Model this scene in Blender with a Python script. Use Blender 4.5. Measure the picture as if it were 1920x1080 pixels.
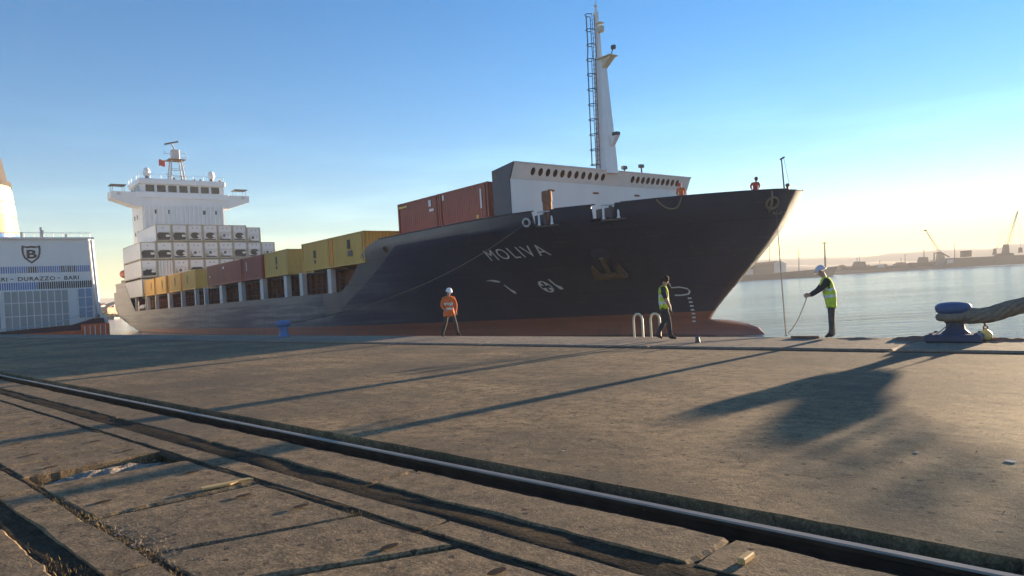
import bpy, bmesh, math, random
from mathutils import Vector, Matrix, noise
random.seed(7)
sc = bpy.context.scene
for o in list(bpy.data.objects): bpy.data.objects.remove(o)
COL = sc.collection
R = math.radians

# ------------------------------------------------------------------ camera
cd = bpy.data.cameras.new('camera'); cam = bpy.data.objects.new('camera', cd); COL.objects.link(cam)
cd.sensor_width = 36; cd.lens = 36*1350/1920; cd.clip_start = .05; cd.clip_end = 9000
ROLL = math.atan(.056)
cam.matrix_world = Matrix.Translation((0, 0, 1.7)) @ Matrix.Rotation(R(90), 4, 'X') @ Matrix.Rotation(-ROLL, 4, 'Z')
sc.camera = cam
# ------------------------------------------------------------------ sky, sun, exposure
SUN_AZ = 48.0; SUN_EL = 5.0           # azimuth clockwise from +Y (the way the camera looks)
w = bpy.data.worlds.new('World'); sc.world = w; w.use_nodes = True
nt = w.node_tree; nt.nodes.clear()
wo = nt.nodes.new('ShaderNodeOutputWorld'); bg = nt.nodes.new('ShaderNodeBackground')
sky = nt.nodes.new('ShaderNodeTexSky'); sky.sky_type = 'NISHITA'; sky.sun_disc = False
sky.sun_elevation = R(SUN_EL); sky.sun_rotation = R(SUN_AZ); sky.altitude = 0
sky.air_density = 1.0; sky.dust_density = .0; sky.ozone_density = 2.6
bg.inputs['Strength'].default_value = .075
hs = nt.nodes.new('ShaderNodeHueSaturation'); hs.inputs['Saturation'].default_value = 1.3
nt.links.new(sky.outputs[0], hs.inputs['Color']); tn = nt.nodes.new('ShaderNodeMix'); tn.data_type = 'RGBA'; tn.blend_type = 'MULTIPLY'; tn.inputs[0].default_value = 1; tn.inputs[7].default_value = (.96, .91, 1.06, 1)
nt.links.new(hs.outputs[0], tn.inputs[6])
tcw = nt.nodes.new('ShaderNodeTexCoord'); mpw = nt.nodes.new('ShaderNodeMapping'); mpw.inputs['Scale'].default_value = (1.6, 1.6, 13); mpw.inputs['Rotation'].default_value = (0, R(2.5), R(20))
nzw = nt.nodes.new('ShaderNodeTexNoise'); nzw.inputs['Scale'].default_value = 2.2; nzw.inputs['Detail'].default_value = 7; nzw.inputs['Roughness'].default_value = .55
rpw = nt.nodes.new('ShaderNodeValToRGB'); rpw.color_ramp.elements[0].position = .48; rpw.color_ramp.elements[1].position = .70; rpw.color_ramp.elements[0].color = (0, 0, 0, 1); rpw.color_ramp.elements[1].color = (.42, .42, .42, 1)
spw = nt.nodes.new('ShaderNodeSeparateXYZ'); elw = nt.nodes.new('ShaderNodeMapRange'); elw.inputs[1].default_value = .30; elw.inputs[2].default_value = .10
mlw = nt.nodes.new('ShaderNodeMath'); mlw.operation = 'MULTIPLY'; mxw = nt.nodes.new('ShaderNodeMix'); mxw.data_type = 'RGBA'
brw = nt.nodes.new('ShaderNodeMix'); brw.data_type = 'RGBA'; brw.blend_type = 'MULTIPLY'; brw.inputs[0].default_value = 1; brw.inputs[7].default_value = (1.9, 1.6, 1.35, 1)
nt.links.new(tcw.outputs['Generated'], mpw.inputs[0]); nt.links.new(mpw.outputs[0], nzw.inputs['Vector']); nt.links.new(nzw.outputs['Fac'], rpw.inputs[0]); nt.links.new(tcw.outputs['Generated'], spw.inputs[0]); nt.links.new(spw.outputs['Z'], elw.inputs[0])
nt.links.new(rpw.outputs[0], mlw.inputs[0]); nt.links.new(elw.outputs[0], mlw.inputs[1]); nt.links.new(tn.outputs[2], brw.inputs[6]); nt.links.new(mlw.outputs[0], mxw.inputs[0]); nt.links.new(tn.outputs[2], mxw.inputs[6]); nt.links.new(brw.outputs[2], mxw.inputs[7])
nt.links.new(mxw.outputs[2], bg.inputs[0]); nt.links.new(bg.outputs[0], wo.inputs[0])
sd = bpy.data.lights.new('sun', 'SUN'); sun = bpy.data.objects.new('sun', sd); COL.objects.link(sun)
sd.energy = 5.0; sd.angle = R(.8); sd.color = (1, .76, .5)
to_sun = Vector((math.sin(R(SUN_AZ))*math.cos(R(SUN_EL)), math.cos(R(SUN_AZ))*math.cos(R(SUN_EL)), math.sin(R(SUN_EL))))
sun.rotation_euler = to_sun.to_track_quat('Z', 'Y').to_euler()
sun.location = to_sun*40
vs = sc.view_settings; vs.view_transform = 'Standard'; vs.look = 'None'; vs.gamma = 1; vs.exposure = 2.15; vs.use_curve_mapping = False
sc.cycles.use_denoising = True
sc.cycles.max_bounces = 6; sc.cycles.volume_bounces = 1; sc.cycles.volume_max_steps = 64

# ------------------------------------------------------------------ helpers
def link(o, parent=None):
    COL.objects.link(o)
    if parent is not None: o.parent = parent
    return o
def tag(o, label=None, cat=None, group=None, kind=None):
    for k, v in (('label', label), ('category', cat), ('group', group), ('kind', kind)):
        if v: o[k] = v
    return o
def empty(name, mat=None, label=None, cat=None, group=None, parent=None):
    o = bpy.data.objects.new(name, None); o.empty_display_size = .3; link(o, parent)
    if mat is not None: o.matrix_world = mat
    return tag(o, label, cat, group)
def copy_tree(o, parent=None):
    c = o.copy(); COL.objects.link(c); c.parent = parent
    for ch in list(o.children): copy_tree(ch, c)
    return c

class MB:
    def __init__(s): s.v = []; s.f = []; s.m = []
    def quad(s, pts, m=0):
        n = len(s.v); s.v += [tuple(p) for p in pts]; s.f.append(tuple(range(n, n+len(pts)))); s.m.append(m); return s
    def grid(s, rows, m=0, closed=False):
        n = len(s.v); k = len(rows[0])
        for r in rows: s.v += [tuple(p) for p in r]
        for i in range(len(rows)-1):
            for j in range(k if closed else k-1):
                j2 = (j+1) % k
                s.f.append((n+i*k+j, n+i*k+j2, n+(i+1)*k+j2, n+(i+1)*k+j)); s.m.append(m)
        return s
    def box(s, a, b, m=0, ch=0, M=None):
        x0, y0, z0 = [min(p, q) for p, q in zip(a, b)]; x1, y1, z1 = [max(p, q) for p, q in zip(a, b)]
        n = len(s.v)
        if ch <= 0:
            vv = [(x0,y0,z0),(x1,y0,z0),(x1,y1,z0),(x0,y1,z0),(x0,y0,z1),(x1,y0,z1),(x1,y1,z1),(x0,y1,z1)]
            ff = [(0,3,2,1),(4,5,6,7),(0,1,5,4),(1,2,6,5),(2,3,7,6),(3,0,4,7)]
        else:
            c = min(ch, (x1-x0)/2.5, (y1-y0)/2.5, (z1-z0)/2.5)
            vv = []; 
            for z, i in ((z0, c), (z0+c, 0), (z1-c, 0), (z1, c)):
                j = i
                vv += [(x0+c+j*0,y0+i,z),(x1-c,y0+i,z),(x1-i,y0+c,z),(x1-i,y1-c,z),(x1-c,y1-i,z),(x0+c,y1-i,z),(x0+i,y1-c,z),(x0+i,y0+c,z)]
            ff = [tuple(range(7,-1,-1)), tuple(range(24,32))]
            for k in range(3):
                for j in range(8): ff.append((k*8+j, k*8+(j+1)%8, (k+1)*8+(j+1)%8, (k+1)*8+j))
        if M is not None: vv = [tuple(M @ Vector(p)) for p in vv]
        s.v += vv; s.f += [tuple(n+i for i in f) for f in ff]; s.m += [m]*len(ff); return s
    def tube(s, pts, r, n=8, m=0, cap=True, flat=1.0):
        pts = [Vector(p) for p in pts]; rs = r if isinstance(r, (list, tuple)) else [r]*len(pts)
        base = len(s.v); up = None
        for i, p in enumerate(pts):
            t = (pts[min(i+1, len(pts)-1)]-pts[max(i-1, 0)])
            if t.length < 1e-9: t = Vector((0, 0, 1))
            t.normalize()
            if up is None: up = Vector((0, 0, 1)) if abs(t.z) < .9 else Vector((1, 0, 0))
            a = t.cross(up); a.normalize(); b = a.cross(t); up = b
            for k in range(n):
                an = 2*math.pi*k/n
                s.v.append(tuple(p + a*math.cos(an)*rs[i] + b*math.sin(an)*rs[i]*flat))
        for i in range(len(pts)-1):
            for k in range(n):
                k2 = (k+1) % n
                s.f.append((base+i*n+k, base+i*n+k2, base+(i+1)*n+k2, base+(i+1)*n+k)); s.m.append(m)
        if cap:
            s.f.append(tuple(base+k for k in range(n-1, -1, -1))); s.m.append(m)
            e = base+(len(pts)-1)*n; s.f.append(tuple(e+k for k in range(n))); s.m.append(m)
        return s
    def lathe(s, prof, c=(0, 0, 0), n=16, m=0, sx=1, sy=1):
        rows = [[(c[0]+r*math.cos(2*math.pi*k/n)*sx, c[1]+r*math.sin(2*math.pi*k/n)*sy, c[2]+z) for k in range(n)] for r, z in prof]
        b = len(s.v); s.grid(rows, m, True)
        s.f.append(tuple(b+k for k in range(n-1, -1, -1))); s.m.append(m)
        e = b+(len(rows)-1)*n; s.f.append(tuple(e+k for k in range(n))); s.m.append(m)
        return s
    def prism(s, poly, d, m=0):      # poly: list of 3d points, d: extrusion vector
        n = len(s.v); k = len(poly); d = Vector(d)
        s.v += [tuple(p) for p in poly] + [tuple(Vector(p)+d) for p in poly]
        s.f += [tuple(range(n, n+k)), tuple(range(n+2*k-1, n+k-1, -1))]; s.m += [m, m]
        for j in range(k): s.f.append((n+(j+1)%k, n+j, n+k+j, n+k+(j+1)%k)); s.m.append(m)
        return s
    def mesh(s, name, mats, smooth=False):
        me = bpy.data.meshes.new(name); me.from_pydata(s.v, [], s.f)
        for mt in (mats if isinstance(mats, (list, tuple)) else [mats]): me.materials.append(mt)
        me.polygons.foreach_set('material_index', s.m)
        bm = bmesh.new(); bm.from_mesh(me); bmesh.ops.recalc_face_normals(bm, faces=bm.faces); bm.to_mesh(me); bm.free()
        if smooth:
            me.polygons.foreach_set('use_smooth', [True]*len(me.polygons))
            if smooth != 'all':
                try: me.set_sharp_from_angle(angle=R(35))
                except Exception: pass
        me.update(); return me
    def build(s, name, mats, parent=None, smooth=False):
        return link(bpy.data.objects.new(name, s.mesh(name, mats, smooth)), parent)
def obj(name, me, parent=None): return link(bpy.data.objects.new(name, me), parent)

# ------------------------------------------------------------------ materials
def lin(*c): return (c[0], c[1], c[2], 1)
def new_mat(name):
    m = bpy.data.materials.new(name); m.use_nodes = True; n = m.node_tree
    return m, n, n.nodes['Principled BSDF'], n.links
def nd(n, t, **k):
    x = n.nodes.new(t)
    for a, b in k.items(): setattr(x, a, b)
    return x
def noise_tex(n, vec, scale, detail=6, rough=.6):
    t = nd(n, 'ShaderNodeTexNoise'); t.inputs['Scale'].default_value = scale; t.inputs['Detail'].default_value = detail
    t.inputs['Roughness'].default_value = rough; n.links.new(vec, t.inputs['Vector']); return t.outputs['Fac']
def coords(n, stretch=(1, 1, 1), rot=(0, 0, 0), kind='Object'):
    tc = nd(n, 'ShaderNodeTexCoord'); mp = nd(n, 'ShaderNodeMapping')
    mp.inputs['Scale'].default_value = stretch; mp.inputs['Rotation'].default_value = rot
    n.links.new(tc.outputs[kind], mp.inputs['Vector']); return mp.outputs[0]
def ramp(n, fac, stops):
    r = nd(n, 'ShaderNodeValToRGB'); e = r.color_ramp.elements
    while len(e) < len(stops): e.new(.5)
    for el, (p, c) in zip(e, stops):
        el.position = p; el.color = c if len(c) == 4 else lin(*c)
    n.links.new(fac, r.inputs[0]); return r.outputs[0]
def mix(n, fac, a, b, mode='MIX'):
    x = nd(n, 'ShaderNodeMix', data_type='RGBA', blend_type=mode)
    for sock, v in ((x.inputs[0], fac), (x.inputs[6], a), (x.inputs[7], b)):
        if isinstance(v, (int, float)): sock.default_value = v
        elif isinstance(v, tuple): sock.default_value = v if len(v) == 4 else lin(*v)
        else: n.links.new(v, sock)
    return x.outputs[2]
def math_n(n, op, a, b=None, c=None, clamp=False):
    x = nd(n, 'ShaderNodeMath', operation=op, use_clamp=clamp)
    for i, v in enumerate((a, b, c)):
        if v is None: continue
        if isinstance(v, (int, float)): x.inputs[i].default_value = v
        else: n.links.new(v, x.inputs[i])
    return x.outputs[0]
def bump(n, h, strength, dist, bs, prev=None):
    b = nd(n, 'ShaderNodeBump'); b.inputs['Strength'].default_value = strength; b.inputs['Distance'].default_value = dist
    n.links.new(h, b.inputs['Height'])
    if prev is not None: n.links.new(prev, b.inputs['Normal'])
    if bs is not None: n.links.new(b.outputs[0], bs.inputs['Normal'])
    return b.outputs[0]
def pm(name, col, rough=.6, metal=0, var=.18, scale=2, col2=None, amt=.5, stretch=(1, 1, 1), bmp=0, bscale=30, bdist=.01, spec=None):
    """paint-like surface: base colour with soft variation, patches of a second colour (dirt, rust), fine relief"""
    m, n, bs, L = new_mat(name)
    v = coords(n, stretch)
    f = noise_tex(n, v, scale)
    c = ramp(n, f, [(.3, tuple(x*(1-var) for x in col)), (.7, tuple(min(1, x*(1+var)) for x in col))])
    if col2:
        g = noise_tex(n, v, scale*2.3, 9, .7)
        c = mix(n, ramp(n, g, [(1-amt*.75, (0, 0, 0)), (1-amt*.75+.14, (1, 1, 1))]), c, col2)
    L.new(c, bs.inputs['Base Color'])
    bs.inputs['Roughness'].default_value = rough; bs.inputs['Metallic'].default_value = metal
    if spec is not None: bs.inputs['Specular IOR Level'].default_value = spec
    if bmp: bump(n, noise_tex(n, coords(n), bscale), bmp, bdist, bs)
    return m
M = {}
M['white'] = pm('white_paint', (.74, .73, .71), .45, var=.05, scale=.6, col2=(.55, .48, .40), amt=.42, stretch=(1, 1, .35))
M['white_clean'] = pm('white_gloss', (.78, .78, .77), .35, var=.04)
M['reefer'] = pm('reefer_white', (.70, .71, .71), .4, var=.06, scale=.8, col2=(.46, .43, .38), amt=.40, stretch=(1, 1, .5))
M['reefer2'] = pm('reefer_cream', (.66, .65, .60), .4, var=.06, scale=.8, col2=(.46, .42, .34), amt=.42, stretch=(1, 1, .5))
M['reefer_frame'] = pm('reefer_frame', (.40, .36, .27), .5, var=.1, col2=(.30, .20, .13), amt=.42)
M['yellow'] = pm('yellow_container', (.66, .37, .075), .5, var=.1, scale=.7, col2=(.30, .20, .06), amt=.45, stretch=(1, 1, .3))
M['yellow2'] = pm('mustard_container', (.60, .36, .085), .5, var=.1, scale=.7, col2=(.27, .19, .06), amt=.45, stretch=(1, 1, .3))
M['red'] = pm('oxide_container', (.30, .075, .055), .5, var=.12, scale=.7, col2=(.20, .07, .05), amt=.45, stretch=(1, 1, .3))
M['red2'] = pm('maroon_container', (.26, .055, .05), .5, var=.12, scale=.7, col2=(.17, .05, .04), amt=.45, stretch=(1, 1, .3))
M['black'] = pm('black_parts', (.02, .02, .022), .5, var=.3)
M['dark_steel'] = pm('dark_steel', (.06, .06, .065), .5, var=.3, col2=(.12, .07, .045), amt=.4)
M['rust'] = pm('rust', (.20, .085, .045), .8, var=.3, scale=3, col2=(.10, .045, .03), amt=.5)
M['oxide_deck'] = pm('oxide_deck', (.13, .05, .04), .7, var=.25, scale=.8, col2=(.07, .04, .035), amt=.5)
M['navy'] = pm('navy_paint', (.035, .05, .085), .45, var=.15, scale=.8, col2=(.06, .06, .075), amt=.4)
M['glass'] = pm('window_glass', (.012, .018, .016), .08, var=.1)
M['print_dark'] = pm('dark_print', (.035, .035, .04), .6, var=.1)
M['print_white'] = pm('white_print', (.75, .75, .73), .5, var=.08)
M['print_yellow'] = pm('yellow_print', (.70, .50, .12), .5, var=.1)
M['rope'] = pm('rope_fibre', (.20, .165, .125), .9, var=.25, scale=12, bmp=.5, bscale=60)
M['rope_dark'] = pm('rope_dark', (.10, .085, .07), .9, var=.25, scale=12)
M['orange'] = pm('orange_paint', (.60, .13, .04), .5, var=.12)
M['bollard_blue'] = pm('bollard_blue', (.05, .095, .20), .5, var=.2, scale=3, col2=(.05, .06, .09), amt=.42)
M['bollard_blue2'] = pm('bollard_blue_bright', (.06, .15, .33), .5, var=.2, scale=3, col2=(.08, .10, .14), amt=.4)
M['bollard_base'] = pm('bollard_base', (.05, .06, .10), .6, var=.25, scale=3, col2=(.10, .07, .05), amt=.45)
M['cream'] = pm('cream_steel', (.66, .58, .42), .5, var=.12, scale=4, col2=(.35, .22, .12), amt=.4)
M['float_yellow'] = pm('float_yellow', (.70, .56, .22), .5, var=.15, scale=8)
M['steel_rail'] = pm('rail_steel', (.26, .225, .19), .55, metal=.6, var=.15, scale=4, stretch=(1, 1, 1))
M['rail_side'] = pm('rail_side', (.045, .032, .024), .85, var=.3, scale=6, spec=.1)
M['wood'] = pm('fresh_wood', (.50, .33, .13), .7, var=.2, scale=8, stretch=(1, 6, 1))
M['litter'] = pm('pale_litter', (.42, .39, .34), .7, var=.1)
M['far_grey'] = pm('far_grey', (.10, .09, .08), .8, var=.2, scale=.1)
M['far_dark'] = pm('far_dark', (.055, .05, .045), .8, var=.2, scale=.1)
M['far_white'] = pm('far_white', (.55, .52, .47), .7, var=.1, scale=.1)
M['far_brick'] = pm('far_brick', (.42, .24, .15), .8, var=.25, scale=.2)
M['far_roof'] = pm('far_roof', (.30, .17, .11), .8, var=.2, scale=.2)
M['far_tree'] = pm('far_tree', (.06, .07, .035), .9, var=.4, scale=.4)
M['hill'] = pm('hill_green', (.09, .09, .06), .95, var=.3, scale=.004, col2=(.16, .13, .09), amt=.45)

# pavement materials
UANG = math.atan2(.6653, -.7466)          # direction of the quay edge
RANG = math.atan2(.6963, -.7178)          # direction of the near crane rail
def pavement(name, ca, cb, dark, ang, streak, rough=.85, fine=90, pit=.5, stain=True, bmp=.35, lines=0, crack=.6, spec=.2):
    m, n, bs, L = new_mat(name)
    v = coords(n)
    vs_ = nd(n, 'ShaderNodeMapping'); vs_.inputs['Rotation'].default_value = (0, 0, -ang); vs_.inputs['Scale'].default_value = (1, 1, 1)
    L.new(v, vs_.inputs['Vector'])
    st = nd(n, 'ShaderNodeMapping'); st.inputs['Scale'].default_value = streak; L.new(vs_.outputs[0], st.inputs['Vector'])
    f1 = noise_tex(n, st.outputs[0], 1.0, 10, .68)
    c = ramp(n, f1, [(.36, ca), (.50, tuple((x*1.1+y)/2.1 for x, y in zip(ca, cb))), (.64, cb)])
    fm_ = noise_tex(n, v, 5.5, 8, .72)
    c = mix(n, ramp(n, fm_, [(.44, (0, 0, 0)), (.60, (.80, .80, .80))]), c, tuple(x*.55 for x in cb))
    c = mix(n, ramp(n, noise_tex(n, v, 11, 6, .7), [(.54, (0, 0, 0)), (.66, (.7, .7, .7))]), c, tuple(min(1, x*1.3) for x in ca))
    f2 = noise_tex(n, v, .23, 5, .55)
    c = mix(n, ramp(n, f2, [(.42, (0, 0, 0)), (.62, (.85, .85, .85))]), c, dark)
    if stain:
        f3 = noise_tex(n, st.outputs[0], 2.7, 8, .75)
        c = mix(n, ramp(n, f3, [(.58, (0, 0, 0)), (.74, (.6, .6, .6))]), c, tuple(x*.55 for x in dark))
    f4 = noise_tex(n, v, fine, 4, .7)
    c = mix(n, .9, c, ramp(n, f4, [(.32, (.30, .29, .28)), (.66, (1, 1, 1))]), 'MULTIPLY')
    f5 = noise_tex(n, v, fine*.33, 5, .7)
    c = mix(n, .55, c, ramp(n, f5, [(.36, (.42, .41, .40)), (.58, (1, 1, 1))]), 'MULTIPLY')
    c = mix(n, 1.0, c, (1.62, 1.62, 1.62, 1), 'MULTIPLY')
    # pits and pale specks
    vo = nd(n, 'ShaderNodeTexVoronoi', voronoi_dimensions='2D'); vo.inputs['Scale'].default_value = 3.2; vo.inputs['Randomness'].default_value = 1; L.new(v, vo.inputs['Vector'])
    wn = math_n(n, 'MULTIPLY', noise_tex(n, v, 25, 3), .10)
    d = math_n(n, 'ADD', vo.outputs['Distance'], wn)
    gate = ramp(n, noise_tex(n, v, 1.7, 2), [(.44, (0, 0, 0)), (.50, (1, 1, 1))])
    pits = math_n(n, 'MULTIPLY', math_n(n, 'LESS_THAN', d, .125), gate)
    ve = nd(n, 'ShaderNodeTexVoronoi', feature='DISTANCE_TO_EDGE'); ve.inputs['Scale'].default_value = .33
    dv = nd(n, 'ShaderNodeVectorMath', operation='ADD'); nz = nd(n, 'ShaderNodeTexNoise'); nz.inputs['Scale'].default_value = 1.6; nz.inputs['Detail'].default_value = 6; L.new(v, nz.inputs['Vector']); L.new(v, dv.inputs[0]); L.new(nz.outputs['Color'], dv.inputs[1]); L.new(dv.outputs[0], ve.inputs['Vector'])
    pits = math_n(n, 'MAXIMUM', pits, math_n(n, 'MULTIPLY', math_n(n, 'LESS_THAN', ve.outputs['Distance'], .0028), crack))
    c = mix(n, math_n(n, 'MULTIPLY', pits, pit), c, (.03, .027, .024))
    sm = nd(n, 'ShaderNodeMapping'); sm.inputs['Scale'].default_value = (1.1, 5.5, 1); L.new(vs_.outputs[0], sm.inputs['Vector'])
    sf = noise_tex(n, sm.outputs[0], 1.5, 7, .72)
    c = mix(n, ramp(n, sf, [(.585, (0, 0, 0)), (.66, (.75, .75, .75))]), c, tuple(x*.38 for x in dark))
    L.new(c, bs.inputs['Base Color']); bs.inputs['Roughness'].default_value = rough
    bs.inputs['Specular IOR Level'].default_value = spec
    h = math_n(n, 'ADD', math_n(n, 'MULTIPLY', f4, .5), math_n(n, 'MULTIPLY', f1, .8))
    h = math_n(n, 'SUBTRACT', h, math_n(n, 'MULTIPLY', pits, .6))
    if lines:
        lt = nd(n, 'ShaderNodeMapping'); lt.inputs['Scale'].default_value = (.6, lines, 1); L.new(vs_.outputs[0], lt.inputs['Vector'])
        h = math_n(n, 'ADD', h, math_n(n, 'MULTIPLY', noise_tex(n, lt.outputs[0], 1, 2, .5), .7))
    h = math_n(n, 'ADD', h, math_n(n, 'MULTIPLY', fm_, .8))
    b1 = bump(n, h, bmp, .02, None)
    bump(n, noise_tex(n, v, 2.2, 5), .30, .03, bs, b1)
    return m
M['deck'] = pavement('quay_deck_surface', (.41, .274, .138), (.168, .118, .064), (.120, .090, .056), UANG, (.55, 1.7, 1), .85, 55, .9, True, .5)
M['coping'] = pavement('coping_concrete', (.38, .29, .20), (.23, .18, .13), (.17, .14, .105), UANG, (.35, 2.5, 1), .85, 60, .5, True, .3)
M['slab'] = pavement('slab_concrete', (.32, .220, .120), (.19, .136, .078), (.14, .105, .066), RANG, (2.2, 3.2, 1), .9, 50, .8, True, .5, 0)
M['dirt'] = pavement('joint_dirt', (.095, .070, .044), (.05, .038, .025), (.042, .033, .024), RANG, (1, 3, 1), .95, 40, .2, False, .8, 0, 0, .05)
M['wall_conc'] = pavement('quay_wall_concrete', (.20, .18, .16), (.10, .095, .09), (.05, .05, .045), UANG, (.5, .5, 1), .9, 30, .4)
M['debris'] = pm('debris_earth', (.22, .13, .085), .95, var=.35, scale=9, col2=(.11, .075, .055), amt=.5, bmp=.8, bscale=25, bdist=.03)
M['gravel'] = pm('gravel_stones', (.24, .20, .155), .9, var=.45, scale=14)
M['weeds'] = pm('dry_weeds', (.28, .19, .06), .9, var=.35, scale=10)

# ------------------------------------------------------------------ frames of reference
R0 = Vector((2.52, 3.96, 0)); RD = Vector((-.7178, .6963, 0)); MD = Vector((-.6963, -.7178, 0))
def RM(r, m, z=0.0): return R0 + RD*r + MD*m + Vector((0, 0, z))
E0 = Vector((.266, 24.6, 0)); UD = Vector((-.7466, .6653, 0)); ND = Vector((.6653, .7466, 0))
def UN(u, d, z=0.0): return E0 + UD*u + ND*d + Vector((0, 0, z))       # d: metres beyond the quay edge
def px(x, y, Y):                     # a point at distance Y along the view whose picture is (x, y): used to survey far things
    a, b = x-960, y-540; c, s = math.cos(ROLL), math.sin(ROLL)
    return Vector(((a*c-b*s)/1350*Y, Y, 1.7-(b*c+a*s)/1350*Y))
WATER = -2.0
# ================================================================== SETTING
# ---- sea
def sea_mat():
    m, n, bs, L = new_mat('harbour_water')
    bs.inputs['Base Color'].default_value = (.02, .06, .08, 1); bs.inputs['Roughness'].default_value = .12; bs.inputs['IOR'].default_value = 1.33
    v = coords(n, (1, 1, 1), (0, 0, R(20)))
    v2 = coords(n, (.35, 1, 1), (0, 0, R(8)))
    h = math_n(n, 'ADD', math_n(n, 'MULTIPLY', noise_tex(n, v2, .6, 5, .55), 1.2), math_n(n, 'MULTIPLY', noise_tex(n, v, 1.9, 6, .6), .6))
    patch = ramp(n, noise_tex(n, coords(n, (.4, 1, 1)), .05, 3), [(.35, (.4, .4, .4)), (.65, (1, 1, 1))])
    b = nd(n, 'ShaderNodeBump'); b.inputs['Distance'].default_value = .34; L.new(patch, b.inputs['Strength']); L.new(h, b.inputs['Height']); L.new(b.outputs[0], bs.inputs['Normal'])
    return m
M['sea'] = sea_mat()
mb = MB(); g = [-2900, -1200, -500, -200, -60, 0, 60, 200, 500, 1200, 2900]
mb.grid([[(x, y, WATER) for x in g] for y in g])
tag(mb.build('sea', M['sea']), kind='structure')
# ---- hills across the bay: two ridges
def ridge(name, rad, depth, base, amp, seed, a0=-62, a1=62, seg=170):
    mb = MB(); rows = []
    for k in range(7):
        t = k/6; row = []
        for j in range(seg+1):
            a = R(a0+(a1-a0)*j/seg); d = rad+depth*t
            h = base+amp*(noise.fractal(Vector((a*5+seed, seed, 0)), 1.0, 2.0, 6)+.35*noise.noise(Vector((a*16, seed*3, 0))))
            prof = math.sin(min(1, t*1.25)*math.pi/2)
            z = WATER+.3+max(4, h)*prof*(1+.16*noise.noise(Vector((a*40, t*6, seed))))
            row.append((math.sin(a)*d, math.cos(a)*d, z if k else WATER-.5))
        rows.append(row)
    mb.grid(rows); o = mb.build(name, M['hill'], None, 'all'); return tag(o, kind='structure')
ridge('hills_far', 1900, 350, 40, 14, 3.1)
ridge('hills_near', 1350, 260, 15, 9, 9.7)
# ---- low far shore (quays and breakwater across the basin)
def shore(name, pts, back, h):
    mb = MB(); n = len(pts)
    f = [Vector((p[0], p[1], 0)) for p in pts]
    rows = [[(p.x, p.y, WATER-.6) for p in f], [(p.x, p.y, WATER+h*(.8+.4*noise.noise(p*.05))) for p in f]]
    rows.append([(p.x*(1+back/p.length), p.y*(1+back/p.length), WATER+h*1.05) for p in f])
    mb.grid(rows); return tag(mb.build(name, M['far_grey'], None), kind='structure')
def dense(a, b, n): return [(a[0]+(b[0]-a[0])*i/n, a[1]+(b[1]-a[1])*i/n) for i in range(n+1)]
sh = []
for (x, Y), (x2, Y2) in zip([(1290, 470), (1600, 560), (1960, 640)], [(1600, 560), (1960, 640), (2500, 700)]):
    a, b = px(x, 510, Y), px(x2, 510, Y2); sh += dense((a.x, a.y), (b.x, b.y), 18)
shore('far_shore', sh, 500, 2.0)
a, b = px(-300, 600, 330), px(420, 570, 420)
shore('town_shore', dense((a.x, a.y), (b.x, b.y), 20), 500, 1.8)

# ---- quay
quay = MB()
A, B_ = UN(190, 0), UN(-40, 0)
quay.quad([UN(190, -.02, -.16), UN(-40, -.02, -.16), UN(-40, -75, -.16), UN(190, -75, -.16)])
quay.quad([UN(190, -.02, -.16), UN(-40, -.02, -.16), UN(-40, -.02, -5), UN(190, -.02, -5)])
quay.quad([UN(190, -.02, -.16), UN(190, -75, -.16), UN(190, -75, -5), UN(190, -.02, -5)])
quay = tag(quay.build('quay', [M['dirt']]), kind='structure')
quay.data.materials.append(M['wall_conc']); quay.data.polygons[1].material_index = 1; quay.data.polygons[2].material_index = 1

def jag(p, q, step, amp, seed):
    """points from p to q with a slightly chipped edge"""
    L_ = (q-p).length; n = max(1, int(L_/step)); t = (q-p)/L_; s_ = Vector((-t.y, t.x, 0)); out = []
    for i in range(n):
        x = p+t*(L_*i/n)
        k = noise.noise(x*2.3+Vector((seed, 0, 0)))*amp+noise.noise(x*9+Vector((0, seed, 0)))*amp*.5
        big = noise.noise(x*1.1+Vector((0, 0, seed)))
        if big > .42: k += (big-.42)*amp*5
        out.append(x+s_*k if i else x)
    return out
def slab(name, corners, top, mat, parent, step=.12, amp=.012, edge=.018, depth=.16, seed=0, tilt=(0, 0)):
    poly = []
    k = len(corners)
    for i in range(k): poly += jag(corners[i], corners[(i+1) % k], step, amp, seed+i*3.7)
    c = sum(poly, Vector())/len(poly); mb = MB(); n = len(poly)
    def zz(p): return top+(p.x-c.x)*tilt[0]+(p.y-c.y)*tilt[1]
    inner = [p+(c-p).normalized()*edge*1.4 for p in poly]
    mb.v = [(p.x, p.y, top-depth) for p in poly]+[(p.x, p.y, zz(p)-edge) for p in poly]+[(p.x, p.y, zz(p)) for p in inner]
    for i in range(n):
        j = (i+1) % n
        mb.f += [(i, j, n+j, n+i), (n+i, n+j, 2*n+j, 2*n+i)]
    mb.f.append(tuple(range(2*n, 3*n))); mb.m = [0]*len(mb.f)
    return mb.build(name, mat, parent)
# wide deck between the two crane rails, laid in long bays
def on_rail(r, m):  return RM(r, m)
bays = [-14, 160]
def edge_at(r, d):    # meet of the line through RM(r,*) across the quay with the line d metres from the edge
    p = RM(r, -.38); k = (d-(p-E0).dot(ND))/((-MD).dot(ND)); return p-MD*k
for i in range(len(bays)-1):
    a, b = bays[i], bays[i+1]
    slab('deck_slab', [RM(a, -.30), RM(b, -.30), edge_at(b, -2.88), edge_at(a, -2.88)], 0.0, M['deck'], quay, .25, .02, .02, .155, i)
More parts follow.
